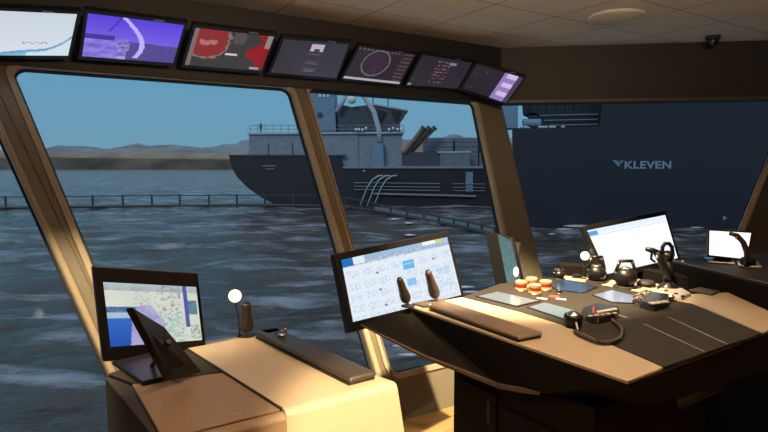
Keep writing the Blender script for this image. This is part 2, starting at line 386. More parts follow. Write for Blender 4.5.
def expand(quad, l, t_, r, b):
    tl, tr, br, bl = quad; u = ((tr-tl)+(br-bl)).normalized(); v = ((tl-bl)+(tr-br)).normalized()
    return [tl-u*l+v*t_, tr+u*r+v*t_, br+u*r-v*b, bl-u*l-v*b]
def rot(az, t):
    az, t = math.radians(az), math.radians(t)
    u = V((math.sin(az), math.cos(az), 0)); nn = V((-math.cos(az), math.sin(az), 0)); up = V((0, 0, 1))*math.cos(t)+nn*math.sin(t)
    return u, up, u.cross(up).normalized()   # last = toward viewer
def monitor(name, label, px, pt, az, tilt, img, st, res=(96, 54), bez=(.018, .018, .018, .024), th=.035, group=None, logo=False, cat='monitor'):
    u, up, nv = rot(az, tilt)
    q = [atp(x, y, pt, nv) for x, y in px]
    e = expand(q, *bez); ctr = sum(e, V())/4
    t = thing(name, label, cat, ctr, group)
    bz = mesh_obj('bezel', prism([p+nv*.0 for p in e], -nv*th), 'black', t, bevel=.004)
    cb = sum(e, V())/4-nv*th
    hw = (e[1]-e[0]).length*.36; hh = (e[0]-e[3]).length*.34
    bk_ = [cb-u*hw+up*hh, cb+u*hw+up*hh, cb+u*hw-up*hh, cb-u*hw-up*hh]
    c2 = [cb+(p-cb)*.85-nv*.03 for p in bk_]
    mesh_obj('rear_housing', prism(bk_, [b2-a2 for a2, b2 in zip(bk_, c2)]), 'matte', t)
    screen(q, img, *res, st, t)
    if logo:
        a = e[0]*.35+e[1]*.65+(-up)*.008+nv*.001
        mesh_obj('badge', prism([a, a+u*.06, a+u*.06-up*.006, a-up*.006], nv*.0008), 'steel', bz)
    return t, e, (u, up, nv)
def mix(a, b, t): t = max(0, min(1, t)); return tuple(x*(1-t)+y*t for x, y in zip(a, b))
def img_wave(u, v):
    c = mix((205, 215, 225), (222, 230, 238), v)
    w1 = .93-.10*math.sin((u-.35)*3.0)-max(0, u-.72)**2*4.2
    if v > w1: c = mix((90, 160, 205), (160, 200, 225), (v-w1)*7)
    if v > w1+.06 and u > .6: c = (215, 228, 236)
    if .55 < u < .78 and abs(v-(.69+.02*math.sin(u*90))) < .012: c = (150, 160, 180)
    return c
def img_purple(u, v):
    hz = .52+.06*u
    if v < hz: c = mix((88, 62, 215), (120, 92, 225), v/hz)
    else: c = mix((75, 62, 130), (95, 78, 150), fbm(u*20, v*40)+.0)
    if u < .45 and v > .5: c = mix((105, 85, 190), (160, 140, 235), fbm(u*9, v*9))
    if u < .3 and .45 < v < .55: c = (70, 50, 150)
    a = .38+.55*(v)-.3*v*v                     # crane arc
    if v < .95 and abs(u-(.36+.30*math.sin(min(v, 1)*2.0)-.11*v*v)) < .028: c = (190, 175, 250)
    if v < .35 and abs(u-(.34-.30*v)) < .010: c = (70, 45, 170)
    if .33 < u < .47 and .6 < v < .8: c = mix((70, 55, 140), (205, 190, 250), fbm(u*26, v*22))
    if .35 < u < .45 and v > .93: c = (170, 160, 190)
    return c
def img_red(u, v):
    nse = fbm(u*9, v*7, 3)
    c = mix((50, 46, 44), (70, 62, 60), fbm(u*30, v*30))
    b1 = (u-.20)**2/.055+(v-.28)**2/.20
    if b1 < .75+.7*nse and u < .50: c = mix((150, 34, 34), (125, 45, 45), fbm(u*22, v*30, 2))
    if b1 < .22 and abs(v-.33) < .05+.1*(nse-.4): c = (170, 110, 105)
    r = .80+.09*math.sin(v*9)-.02*nse
    if u > r and v < .95: c = (140, 24, 30)
    if u > .93+.0*v and v < .35: c = (140, 130, 128)
    if .50 < u < .66 and v < .3: c = mix(c, (120, 105, 102), fbm(u*40, v*30, 9)*1.1-.2)
    if abs(v-.60) < .03 and .45 < u < .6: c = (205, 195, 200)
    if abs(b1-(.85+.7*nse)) < .12 and u < .52 and v < .8: c = (130, 110, 105)
    if u < .05: c = (125, 100, 100)
    if .82 < u < .95 and .9 < v < .97: c = (180, 160, 160)
    return c
def img_grey(u, v):
    c = mix((52, 46, 54), (62, 54, 62), v)
    if .44 < u < .64 and .08 < v < .28: c = (190, 165, 200) if not (.5 < u < .58 and v > .2) else (60, 50, 62)
    for k, yy in enumerate((.36, .58, .64, .79, .85)):
        if abs(v-yy) < .014 and .44 < u < .62 and math.sin(u*130+k*2) > -.4: c = (125, 110, 130)
    return c
def img_radar(u, v):
    c = (44, 36, 42); x, y = (u-.40)*1.75, (v-.42)
    r = math.hypot(x, y)
    if abs(r-.40) < .014: c = (120, 112, 116)
    elif r < .4: c = mix((48, 34, 42), (66, 40, 58), fbm(u*12, v*12))
    if abs(math.atan2(y, x)-1.3) < .04 and r < .4: c = (95, 60, 90)
    if u > .80 and int(v*16) % 2 == 0 and math.sin(u*120) > 0: c = (100, 76, 74)
    if v > .93: c = (178, 165, 170)
    if v < .06 and u < .75 and math.sin(u*90) > 0: c = (100, 85, 92)
    return c
def img_dark(u, v):
    c = mix((44, 39, 46), (50, 44, 52), v)
    if fbm(u*40, v*40, 7) > .57 and .35 < u < .62 and .1 < v < .85 and int(v*26) % 3 == 0: c = (165, 110, 130)
    if .58 < u < .72 and .12 < v < .20: c = (130, 115, 145)
    if u < .06 and v > .93: c = (130, 130, 140)
    return c
def img_list(u, v):
    c = (40, 32, 42)
    if u > .60:
        c = (150, 122, 185)
        if .68 < u < .92 and (int(v*6) % 2 == 0): c = (205, 185, 230)
        if u > .90: c = (70, 58, 78)
    elif fbm(u*30, v*26, 4) > .86: c = [(150, 120, 60), (120, 70, 100), (130, 120, 130)][int(v*17) % 3]
    return c
def img_cam(u, v):
    # wide camera view across a quay: pale sky, blue water at lower left, deck equipment
    c = mix((206, 214, 202), (225, 228, 214), fbm(u*4, v*4))
    if v < .12: c = mix((190, 200, 205), (150, 165, 160), fbm(u*18, v*6)*v*9)
    if u < .46 and .38 < v < .47: c = mix((120, 150, 195), (60, 90, 140), fbm(u*30, v*30, 1)*1.2)
    if u < .5 and .47 <= v < .56: c = (176, 196, 216)
    if v >= .56-.03*u and u < .30+.05*v: c = mix((60, 115, 205), (40, 85, 175), (v-.5)*2)
    if .26-.1*(v-.5) < u < .60 and v > .35 and (u-.42)*.9 > -(v-.25)*.55 and (u-.40) < (v-.2)*.45: c = mix((196, 190, 224), (150, 146, 200), fbm(u*10, v*10, 5))
    if .58 < u < .80: c = mix(c, (150, 138, 165), (fbm(u*22, v*22, 6)-.50)*3)
    if .55 < u < .85 and v > .5: c = mix(c, (170, 205, 190), (fbm(u*11, v*11, 8)-.45)*4)
    if .84 < u < .88 and v < .75: c = (90, 92, 165)
    if .88 < u < .98 and .25 < v < .52: c = mix((120, 160, 165), (70, 110, 130), fbm(u*24, v*24))
    if .88 < u < .99 and .7 < v < .95 and fbm(u*30, v*30, 2) > .5: c = (150, 170, 160)
    if .3 < u < .6 and fbm(u*26, v*26, 11) > .66: c = (170, 174, 200)
    return c
def img_chart(u, v):
    if v < .13:
        c = mix((150, 185, 220), (175, 200, 225), u)
        if v > .07: c = (150, 175, 205) if fbm(u*80, v*30) > .5 else (190, 205, 220)
        if u < .085: c = (40, 110, 190)
        elif u < .18 and v < .12: c = (225, 238, 248)
        if .72 < u < .86 and v < .06: c = (245, 246, 250)
        if .86 < u < .93 and v < .06: c = (215, 215, 110)
        return c
    c = (226, 240, 252)
    gx, gy = u*8 % 1, v*5.5 % 1
    if (.1 < gx < .9 and .2 < gy < .85) and fbm(u*60, v*60, 2) > .57: c = (196, 210, 224)
    if fbm(u*70, v*70, 5) > .68: c = (234, 218, 224)
    for cx, cy in ((.26, .33), (.26, .60), (.28, .86), (.8, .30)):
        if math.hypot((u-cx)*1.7, v-cy) < .018: c = (110, 120, 150)
    if .49 < u < .60 and .24 < v < .38: c = (110, 185, 235) if not (.5 < u < .59 and .28 < v < .3) else (200, 225, 245)
    if .50 < u < .59 and .54 < v < .66: c = (140, 200, 240)
    if .80 < u < .95 and .48 < v < .58 and fbm(u*50, v*50) > .45: c = (180, 215, 240)
    if .8 < u < .96 and .7 < v < .8 and fbm(u*50, v*50) > .45: c = (190, 220, 240)
    return c
def img_white(u, v):
    c = (252, 254, 255)
    if v < .12: c = (222, 236, 248)
    if u < .10 and .04 < v < .15: c = (90, 160, 215)
    if abs(v-.14) < .008: c = (190, 210, 225)
    if v > .2 and fbm(u*60, v*50, 2) > .67: c = (225, 232, 240)
    return c
def img_plain(u, v): return (255, 250, 240)
def img_teal(u, v):
    c = mix((98, 130, 135), (120, 150, 150), v)
    return mix(c, (70, 100, 108), (fbm(u*8, v*14)-.5)*2)
# overhead row
over_pt = V((-1.015, 3.779, 2.352)); GM = 'overhead monitors above the windows'
OM = [('overhead_monitor', 'overhead monitor with a pale screen and blue wave, first from the left', [(-34, 9), (77, 14), (68, 55.5), (-46, 55)], img_wave, .95),
      ('overhead_monitor', 'overhead monitor showing a purple-tinted camera view of a ship crane', [(88, 13), (184, 25), (173, 63), (82, 56)], img_purple, 1),
      ('overhead_monitor', 'overhead monitor showing a chart with big red areas', [(195.6, 27.5), (274, 36.5), (261, 71), (184.7, 64.6)], img_red, 1),
      ('overhead_monitor', 'overhead monitor with a plain dark grey screen and one small bright icon', [(284, 39), (349, 44), (336, 78), (270.6, 72.4)], img_grey, 1),
      ('overhead_monitor', 'overhead monitor showing a dark radar circle', [(360, 47), (415, 55), (399, 84), (343, 78)], img_radar, 1),
      ('overhead_monitor', 'overhead monitor with a dark screen of tiny scattered pink marks', [(422.5, 54.7), (472, 62.5), (458.4, 88.5), (407, 84.6)], img_dark, 1)]
for nm, lb, px, im, st in OM:
    t, e, (u, up, nv) = monitor(nm, lb, px, over_pt, 55, -49, im, st, group=GM, bez=(.02, .022, .02, .03), logo=True)
    c = (e[0]+e[1]+e[2]+e[3])/4-nv*.066
    d = (Hd1-c.dot(n1))
    mesh_obj('mounting_bracket', prism([c-u*.05+up*.04, c+u*.05+up*.04, c+u*.05-up*.05, c-u*.05-up*.05], n1*(d+.0)+V((0, 0, .06))), 'matte', t)
c7 = atY(492, 83, 4.95)
t, e, (u, up, nv) = monitor('overhead_monitor', 'overhead monitor with a violet list on the right of its screen, last by the corner', [(477, 64), (523.5, 78), (506, 103), (462, 88)], c7, 81, -43, img_list, 1, group=GM, bez=(.02, .022, .02, .03), logo=True)
c = (e[0]+e[1]+e[2]+e[3])/4-nv*.066; d = Hd1-c.dot(n1)
mesh_obj('mounting_bracket', prism([c-u*.05+up*.04, c+u*.05+up*.04, c+u*.05-up*.05, c-u*.05-up*.05], n1*(d)+V((0, 0, .05))), 'matte', t)

# ------------------------------------------------------------------ right console
ZD = .92
def Z(px, z=ZD): return [atz(x, y, z) for x, y in px]
def top_plate(name, px, m, parent, z=ZD, th=.012, bevel=.003, label=None):
    o = mesh_obj(name, prism(Z(px, z), V((0, 0, -th))), m, parent, bevel=bevel)
    if label: o['label'] = label
    return o
t = thing('bridge_console', 'large dark console with beige and dark top plates, right of the gap', 'console', (.95, 2.55, 0))
rc = t
outl = [(409, 306), (462, 296.5), (500, 283), (556, 275), (640, 279), (670, 286), (728, 292), (790, 320), (763, 333), (628, 381)]
top = Z(outl)
T1, T2, T3 = top[0], top[9], top[8]
Pl = atY(361, 325, 2.52)                               # low left tip
front = [T1+V((0, 0, -.013)), T2+V((0, 0, -.013))]
# body: upper shell with a front face running down to a shaped lower edge, side face undercut
def onfront(x, y, back=0):
    d = (T2-T1); nn = V((-d.y, d.x, 0)).normalized(); return atp(x, y, T1+nn*back, nn)
e1 = atY(425, 357, 2.38); e2 = onfront(500, 386); e3 = onfront(540, 393.5); e4 = atz(652, 407, .745)
e5 = atz(770, 370, .76); 
bm = bmesh.new()
vt = [bm.verts.new(p+V((0, 0, -.0125))) for p in top]
vb = {}
backlow = [V((p.x, p.y, .72)) for p in top]
lo = [bm.verts.new(p) for p in (Pl, e1, e2, e3, e4, e5)]
bl = [bm.verts.new(backlow[i]) for i in (1, 2, 3, 4, 5, 6, 7)]
bm.faces.new([vt[0], lo[0], lo[1]]); bm.faces.new([vt[0], lo[1], lo[2]]); bm.faces.new([vt[0], lo[2], vt[9]]); bm.faces.new([vt[9], lo[2], lo[3]]); bm.faces.new([vt[9], lo[3], lo[4]])
bm.faces.new([vt[9], lo[4], vt[8]]); bm.faces.new([vt[8], lo[4], lo[5]]); bm.faces.new([vt[8], lo[5], bl[6]]); bm.faces.new([vt[8], bl[6], vt[7]])
bm.faces.new([vt[0], vt[1], lo[0]]); bm.faces.new([vt[1], bl[0], lo[0]])
for i in range(6): bm.faces.new([vt[i+1], vt[i+2], bl[i+1], bl[i]])
bm.faces.new(vt)
bmesh.ops.contextual_create(bm, geom=[e for e in bm.edges if e.is_boundary])
mesh_obj('upper_shell', bm, 'body', t)
# brown edge strip along the lower front edge
def dz(p, z): return V((p.x, p.y, p.z+z))
nn = V((-(T2-T1).y, (T2-T1).x, 0)).normalized()
bm = bmesh.new(); add_tube(bm, [Pl+V((0, 0, .0)), e1, e2, (e2+e3)/2, e3], [.004, .009, .012, .012, .006], 8); mesh_obj('edge_strip', bm, 'edge', t)
bm = bmesh.new(); add_tube(bm, [e3, e4], [.005, .003], 8); mesh_obj('edge_strip', bm, 'body', t)
# plates
top_plate('near_plate', [(409, 306), (462, 297), (520, 312), (565, 325.5), (610, 344), (663, 367), (628, 381)], 'beige', t, ZD, .0125, label='beige laminate plate along the near edge')
top_plate('centre_panel', [(463, 296.5), (500, 283.5), (553, 278), (592, 283), (640, 292), (670, 299.5), (692, 303.5), (762, 333), (664, 366.5), (610, 343.5), (565, 325), (520, 311.5)], 'desk', t, ZD, .0125, label='dark centre panel carrying the controls')
top_plate('far_plate', [(556, 275.3), (640, 279.3), (668, 286), (690, 294), (728, 292.3), (789, 320), (763, 332.5), (693, 303), (670, 299), (640, 291.5), (592, 282.5), (556, 277.6)], 'beige', t, ZD, .0125, label='beige laminate plate along the far edge')
for a, b_ in (((644, 324), (705, 352)), ((668, 317), (727, 344)), ((640, 305), (654, 309)), ((612, 313), (628, 318))):
    A, B = atz(*a, ZD+.0005), atz(*b_, ZD+.0005); mesh_obj('seam_line', tube([A, B], .0022, 6), 'groove', t)
# lower cabinet
lz = .70
cab = [atz(454, 366, lz), atz(690, 437, lz)]
d = V((T2.x-T1.x, T2.y-T1.y, 0)).normalized(); back = V((-d.y, d.x, 0)); back = back if back.y > 0 else -back
A = V((cab[0].x, cab[0].y, 0)); B = A+d*.72; s = V((T3.x-T2.x, T3.y-T2.y, 0)).normalized()
Cc = B+s*.78; Dd = A+s*.62+back*.05
mesh_obj('lower_cabinet', prism([A, B, Cc, Dd], V((0, 0, .765))), 'body', t, bevel=.004)
fr_n = -back
def onface(a, z): return A+d*a+V((0, 0, z))+fr_n*.001
for a0, a1, z0, z1 in ((.05, .27, .06, .66), (.29, .66, .06, .62)):
    dr = mesh_obj('cabinet_door', prism([onface(a0, z0), onface(a1, z0), onface(a1, z1), onface(a0, z1)], fr_n*.008), 'body', t, bevel=.002)
    mesh_obj('finger_slot', prism([onface(a1-.05, z1-.14)+fr_n*.008, onface(a1-.035, z1-.14)+fr_n*.008, onface(a1-.035, z1-.04)+fr_n*.008, onface(a1-.05, z1-.04)+fr_n*.008], fr_n*.002), 'matte', dr)
# drawer with metal lip on the undercut side face
a, b_, c = T2+V((0, 0, -.0125)), T3+V((0, 0, -.0125)), e4
fn = (b_-a).cross(c-a).normalized(); fn = fn if fn.dot(C0-a) > 0 else -fn
dq = [atp(x, y, a+fn*.002, fn) for x, y in ((676, 396), (720, 377), (726, 389), (679, 409))]
dr = mesh_obj('drawer_front', prism(dq, -fn*.01), 'matte', t)
mesh_obj('metal_lip', tube([atp(679, 408.5, a+fn*.006, fn), atp(725, 388.5, a+fn*.006, fn)], .0028, 6), 'steel', dr)
mesh_obj('drawer_lock', lathe(atp(724, 387.5, a+fn*.004, fn), fn, [(0, .006), (.006, .006)], 12), 'steel', dr)

# monitors on the consoles
u, up, nv = rot(44, 17.2)
m2c = C0+(V((.108, 2.711, 1.053))-C0)*1.085
t, e, ax = monitor('console_monitor', 'large tilted black-framed monitor with a pale blue-white diagram, left end of the right console', [(341, 260), (447, 237), (461, 295), (353, 322)], m2c, 44, 17.2, img_chart, 1.0, (150, 84), bez=(.03, .035, .028, .045), th=.04)
u, up, nv = ax; c = (e[2]+e[3])/2-nv*.055+up*.10
mesh_obj('support_arm', tube([c, c-nv*.10-V((0, 0, .02)), c-nv*.12+u*.15-V((0, 0, .10)), V((.42, 2.98, .80))], [.025, .025, .022, .022], 10), 'matte', t, smooth=True)
m3c = atY(632, 245, 3.42)
t, e, ax = monitor('console_monitor', 'large black-framed monitor glowing almost plain white, behind the right console', [(587, 230.5), (665, 215), (677.5, 258), (607, 274)], m3c, 66, 20, img_white, 1.1, (96, 54), bez=(.02, .03, .022, .035), th=.04)
u, up, nv = ax; c = (e[2]+e[3])/2-nv*.055+up*.12
mesh_obj('stand', prism([c-u*.08, c+u*.08, c+u*.10-V((0, 0, c.z-.967)), c-u*.10-V((0, 0, c.z-.967))], -nv*.04), 'matte', t)
# raised dark riser behind the desk (part of the console)
q = [atY(600, 279, 3.36), atY(680, 277, 3.36)]
rz = Z([(560, 272.5), (640, 276), (668, 282.5), (690, 286.5)], ZD)
bm = prism([V((p.x, p.y+.02, 0)) for p in rz]+[V((p.x+.03, p.y+.14, 0)) for p in reversed(rz)], V((0, 0, .965)))
mesh_obj('rear_riser', bm, 'body', rc, bevel=.004)
# side monitor by the corner pillar
sm = atY(508, 262, 3.62)
t, e, ax = monitor('side_monitor', 'narrow teal-screened monitor seen edge-on in front of the corner pillar', [(497.5, 234), (511, 240), (522, 288), (509, 292)], sm, 128, 12, img_teal, .9, (20, 40), bez=(.09, .02, .008, .03), th=.05)
mesh_obj('stand', tube([(e[2]+e[3])/2-ax[2]*.03+V((0, 0, .05)), (e[2]+e[3])/2-ax[2]*.06+V((0, 0, -.2))], .025, 10), 'matte', t)

# ------------------------------------------------------------------ third console (far right)
ZT = .995
f0 = atz(668, 261.5, ZT); f1 = atz(768, 286, ZT); dd = (f1-f0); f2 = f1+dd*.55
f0b = f0-dd*.03
back3 = V((1.05, .35, 0))
t = thing('bridge_console', 'dark console with a pale rail along its top, at the far right', 'console', ((f0.x+f2.x)/2+.4, (f0.y+f2.y)/2+.1, 0))
c3 = t
base3 = [V((p.x, p.y, 0)) for p in (f0b, f2, f2+back3, f0b+back3*.95)]
mesh_obj('console_body', prism(base3, V((0, 0, ZT-.004))), 'body', t, bevel=.004)
mesh_obj('worktop', prism([p+V((0, 0, ZT-.004)) for p in base3], V((0, 0, .012))), 'bodygrey', t, bevel=.003)
mesh_obj('rail', tube([f0b+V((0, 0, .012)), f2+V((0, 0, .012))], .006, 8), 'edge', t, smooth=True)
m4 = atY(730, 245, 3.38)
t, e, ax = monitor('small_monitor', 'small glowing white monitor standing on the far right console', [(709.4, 230.6), (751, 233), (746, 259), (709, 255)], m4, 88, 6, img_plain, 1.2, (24, 16), bez=(.008, .010, .014, .012), th=.02)
mesh_obj('stand', prism([(e[2]+e[3])/2-ax[0]*.05-ax[2]*.02+ax[1]*.03, (e[2]+e[3])/2+ax[0]*.05-ax[2]*.02+ax[1]*.03, (e[2]+e[3])/2+ax[0]*.06-ax[2]*.06+V((0, 0, ZT+.01-e[3].z)), (e[2]+e[3])/2-ax[0]*.06-ax[2]*.06+V((0, 0, ZT+.01-e[3].z))], -ax[2]*.02), 'matte', t)

# ------------------------------------------------------------------ left console
t = thing('bridge_console', 'low console on the left with a bright beige plate bending down', 'console', (-.45, 1.7, 0))
lc = t
lt = Z([(105, 373), (200, 345.5), (258, 332), (393, 381), (283, 408.5), (160, 439)])
bodyp = [V((p.x, p.y, 0)) for p in lt]
# body stays just below the plates
bm = prism(bodyp, V((0, 0, ZD-.016))); mesh_obj('console_body', bm, 'bodygrey', t, bevel=.003)
top_plate('main_plate', [(184.5, 346.5), (258, 332), (393, 381), (283, 408.5)], 'beige', t, ZD, .016, label='beige laminate plate')
top_plate('tan_plate', [(132, 384), (230, 371.5), (281.5, 409), (163, 439)], 'tan', t, ZD-.006, .01, label='tan leather plate')
top_plate('dark_tray', [(108, 373.5), (183.5, 347.5), (229, 371), (133, 383)], 'desk', t, ZD-.004, .012)
# apron below the bend
a, b_ = atz(283, 408.5, ZD), atz(393, 381, ZD); a2 = atz(160, 439, ZD)
on = V(((b_-a).y, -(b_-a).x, 0)).normalized(); on = on if on.y < 0 else -on
lowb = atz(413, 440, .68); offb = lowb-b_; offb = V((offb.x, offb.y, offb.z))
bm = bmesh.new()
N = 5; prev = None; rows = []
for k in range(N+1):
    tt = k/N; ang = tt*math.radians(72); rr = .024
    rows.append((rr*math.sin(ang), -rr*(1-math.cos(ang))))
rows.append((rows[-1][0]+.26*.20, rows[-1][1]-.40))
last = None
pr = [(o_, z_) for o_, z_ in rows]
poly = [a+on*o_+V((0, 0, z_)) for o_, z_ in pr]+[a+on*(pr[-1][0]-.02)+V((0, 0, pr[-1][1])), a-V((0, 0, .02))]
eb = (b_-a); mesh_obj('curved_apron', prism(poly, [eb+eb.normalized()*max(0, (ZD-p.z))*.10 for p in poly]), 'beige', t)
poly2 = [p+V((0, 0, -.008)) for p in poly]
mesh_obj('tan_apron', prism([p for p in poly2], (a2-a)), 'tan', t)
# raised edge between main and tan plate
mesh_obj('divider_edge', tube([atz(184.5, 347, ZD-.003), atz(282, 409, ZD-.003)], .004, 8), 'desk', t)

bl_, br_ = atz(104, 363, ZD), atz(207, 345.5, ZD)
dmon = (br_-bl_); az1 = math.degrees(math.atan2(dmon.x, dmon.y))
m, e, ax = monitor('console_monitor', 'black-framed monitor with a blue and cream camera picture, standing on the left console', [(103, 282), (196, 287), (202, 340), (110.5, 347)], bl_+V((0, 0, .01)), az1-2, 9, img_cam, .95, (110, 66), bez=(.028, .055, .013, .05), th=.04)
e[3].z = max(e[3].z, ZD)
c = (e[2]+e[3])/2
mesh_obj('stand', prism([c-ax[0]*.1-ax[2]*.03+ax[1]*.06, c+ax[0]*.1-ax[2]*.03+ax[1]*.06, c+ax[0]*.1-ax[2]*.05-V((0, 0, c.z-ZD)), c-ax[0]*.1-ax[2]*.05-V((0, 0, c.z-ZD))], -ax[2]*.03), 'matte', m)

# tilted handset display in front of it
def slab_quad(q, th, nrm): return prism(q, nrm*th)
ta = atz(195, 374, ZD+.004); 
topl = atY(124.5, 309, 1.52); topr = atY(131, 312, 1.55)
t = thing('tilted_display', 'thin black display panel tilted up on its stand in front of the left monitor', 'display', atz(165, 372, ZD))
lowA = atz(158, 383, ZD+.02); lowB = atz(193, 374, ZD+.02)
mid1 = atY(133, 327, 1.56); mid2 = atY(150, 323, 1.62)
q = [atY(125, 308, 1.60), atY(152, 326, 1.72), lowB, lowA]
q = [atY(124.5, 308.5, 1.56), atY(157, 328, 1.74), atz(195.5, 373, ZD+.008), atz(164, 382, ZD+.008)]
nrm = (q[1]-q[0]).cross(q[3]-q[0]).normalized(); nrm = nrm if nrm.y > 0 else -nrm
bm = bmesh.new()
mesh_obj('panel_housing', prism([q[0], q[1], q[2], q[3]], nrm*.022), 'black', t, bevel=.004)
c = (q[2]+q[3])/2
mesh_obj('base_tray', prism(Z([(112, 365), (150, 356), (192, 374), (142, 386)], ZD-.004), V((0, 0, .014))), 'black', t, bevel=.004)
mesh_obj('support_strut', tube([(q[0]+q[2])/2+nrm*.02, atz(152, 366, ZD+.01)], .008, 8), 'matte', t)

# ------------------------------------------------------------------ armrest pads
def pad(label, px, h, m, sidem='leather'):
    lowq = Z(px, ZD); c = sum(lowq, V())/len(lowq)
    t = thing('armrest_pad', label, 'armrest', V((c.x, c.y, ZD)), None)
    mesh_obj('pad_base', prism([c+(p-c)*.97+V((0, 0, .0005)) for p in lowq], V((0, 0, .008))), 'matte', t)
    o = mesh_obj('pad_cushion', prism([p+V((0, 0, .008)) for p in lowq], V((0, 0, h))), m, t, smooth=True, bevel=.010, seg=4)
    return t
pad('long dark leather armrest pad along the right edge of the left console', [(254, 338), (277, 334), (377, 380), (350, 387)], .020, 'leather')
pad('brown leather armrest pad on the near edge of the right console', [(428, 310), (447, 306), (543, 338), (519, 343)], .018, 'leatherb')

# ------------------------------------------------------------------ lever grips
def grip(label, base_px, top_px, rmax, group, base_px2=None):
    b = atz(*base_px, ZD+.004); tp = atY(*top_px, b.y-.01); axv = tp-b; h = axv.length
    t = thing('control_lever', label, 'lever', V((b.x, b.y, ZD)), group)
    prof = [(0, .25), (.05, .22), (.10, .35), (.14, .7), (.22, .95), (.32, 1), (.45, .92), (.65, .74), (.85, .66), (.93, .62), (.98, .45), (1, .15)]
    gp = mesh_obj('grip', lathe(b, axv, [(h*a_, rmax*r_) for a_, r_ in prof if a_ >= .10], 20), 'grip', t, smooth=True)
    mesh_obj('stem', lathe(b, axv, [(-.004, rmax*.3), (h*.13, rmax*.28)], 12), 'chrome', t)
    mesh_obj('top_button', lathe(b+axv*.985, axv, [(0, rmax*.42), (.004, rmax*.36)], 12), 'matte', gp)
    mesh_obj('base_disc', lathe((b.x, b.y, ZD), (0, 0, 1), [(0, rmax*1.3), (.004, rmax*1.25)], 24), 'matte', t)
    return t
GL = 'bottle-shaped control levers'
grip('brown lever grip standing upright on the beige left console', (246.5, 334.5), (246.5, 302.5), .0285, GL)
grip('brown lever grip leaning left, the left of the pair in front of the diagram monitor', (408, 305.5), (399, 278), .026, GL)
grip('brown lever grip leaning left, the right of the pair in front of the diagram monitor', (437, 301), (427.5, 270.5), .028, GL)
# chrome bits at lever bases
t = thing('lever_base_plate', 'small dark plate with chrome knob between the pair of levers', 'switch plate', atz(425, 304.5, ZD))
mesh_obj('plate', prism(Z([(412, 304.5), (440, 299.5), (447, 303), (424, 308)], ZD), V((0, 0, .008))), 'edge', t, bevel=.003)
mesh_obj('knob', lathe(atz(430, 306, ZD+.008), (0, 0, 1), [(0, .014), (.008, .014), (.014, .008)], 16), 'chrome', t, smooth=True)
t = thing('lever_base_plate', 'small dark plate with chrome toggle beside the left console lever', 'switch plate', atz(272, 334, ZD))
mesh_obj('plate', prism(Z([(258, 334), (284, 330), (287, 333), (268, 337.5)], ZD+.012), V((0, 0, .016))), 'matte', t, bevel=.003)
mesh_obj('knob', lathe(atz(281, 336, ZD+.030), (0, 0, 1), [(0, .016), (.006, .016), (.012, .009)], 16), 'chrome', t, smooth=True)
mesh_obj('toggle', tube([atz(276, 333.5, ZD+.028), atz(286, 329, ZD+.06)], [.004, .006], 8), 'chrome', t, smooth=True)

# ------------------------------------------------------------------ small globe lamps on thin stalks
def globe(label, px, r, bpx, dy=0, sz=(1, 1, 1)):
    b = atz(*bpx, ZD); c = atY(px[0], px[1], b.y+dy)
    t = thing('globe_lamp', label, 'lamp', b, 'small globe lamps')
    mesh_obj('globe', ball(c, r, sz, 24), 'lampglass', t, smooth=True)
    mesh_obj('stalk', tube([b, b+(c-b)*.5+V((0, .01, 0)), c-V((0, 0, r*.9))], .003, 8), 'matte', t, smooth=True)
    mesh_obj('foot', lathe(b, (0, 0, 1), [(0, .014), (.006, .012)], 16), 'matte', t)
    light('globe_lamp_bulb', 'POINT', c, .35, (1, .8, .5), shadow_soft_size=r*1.02).parent = None
globe('small glowing globe lamp behind the left console lever', (235, 296), .0255, (240, 336.2), 0)
globe('small glowing globe lamp beside the corner pillar behind the amber buttons', (516, 272), .022, (520, 287), 0, (.7, .7, 1.25))
globe('small glowing globe lamp at the left edge of the white monitor', (585, 256), .026, (584, 279), 0)

# ------------------------------------------------------------------ control panels let into the right console
def touch(label, px, m, raise_=.004):
    q = Z(px, ZD); c = sum(q, V())/len(q)
    t = thing('touch_panel', label, 'touch panel', c, 'touch panels in the console top')
    mesh_obj('panel_frame', prism([c+(p-c)*1.10 for p in q], V((0, 0, raise_))), 'black', t, bevel=.0015)
    mesh_obj('panel_screen', prism([p+V((0, 0, raise_)) for p in q], V((0, 0, .0012))), m, t)
    return t
touch('pale glowing touch panel nearest the diagram monitor', [(478, 297), (497, 292.5), (538, 301.5), (516, 306.5)], 'panel')
touch('pale glowing touch panel beside the round chrome microphone', [(529, 308), (545, 303.5), (575, 311.5), (563, 319)], 'panel')
touch('dark blue touch panel behind the amber buttons', [(548, 285), (565, 280.5), (596, 287.5), (583, 293), (558, 290.5)], 'panelb')
touch('pale blue touch panel between the bail handles and the curly cord', [(594, 295.5), (612, 291), (640, 298), (632, 303.5), (612, 302.5)], 'panelc')
# guarded push buttons
GB = 'amber-covered push buttons'
for i, (x, y, lb) in enumerate([(521, 291, 'amber-covered red push button nearest the pillar'), (531.5, 287.5, 'amber-covered red push button at the back of the four'), (535, 294.5, 'amber-covered red push button nearest the room'), (545.5, 290.5, 'amber-covered red push button on the right of the four')]):
    b = atz(x, y, ZD)
    t = thing('push_button', lb, 'button', b, GB)
    mesh_obj('collar', lathe(b, (0, 0, 1), [(0, .036), (.008, .036), (.012, .031)], 24), 'chrome', t, smooth=False)
    mesh_obj('lit_base', lathe(b, (0, 0, 1), [(.010, .031), (.022, .032)], 24), 'glowbase', t, smooth=False)
    mesh_obj('cap', lathe(b, (0, 0, 1), [(.022, .0315), (.040, .032)], 24), 'red', t, smooth=False)
    mesh_obj('cover', lathe(b, (0, 0, 1), [(.040, .0325), (.052, .0325), (.057, .028), (.058, .018)], 24), 'amber', t, smooth=False)
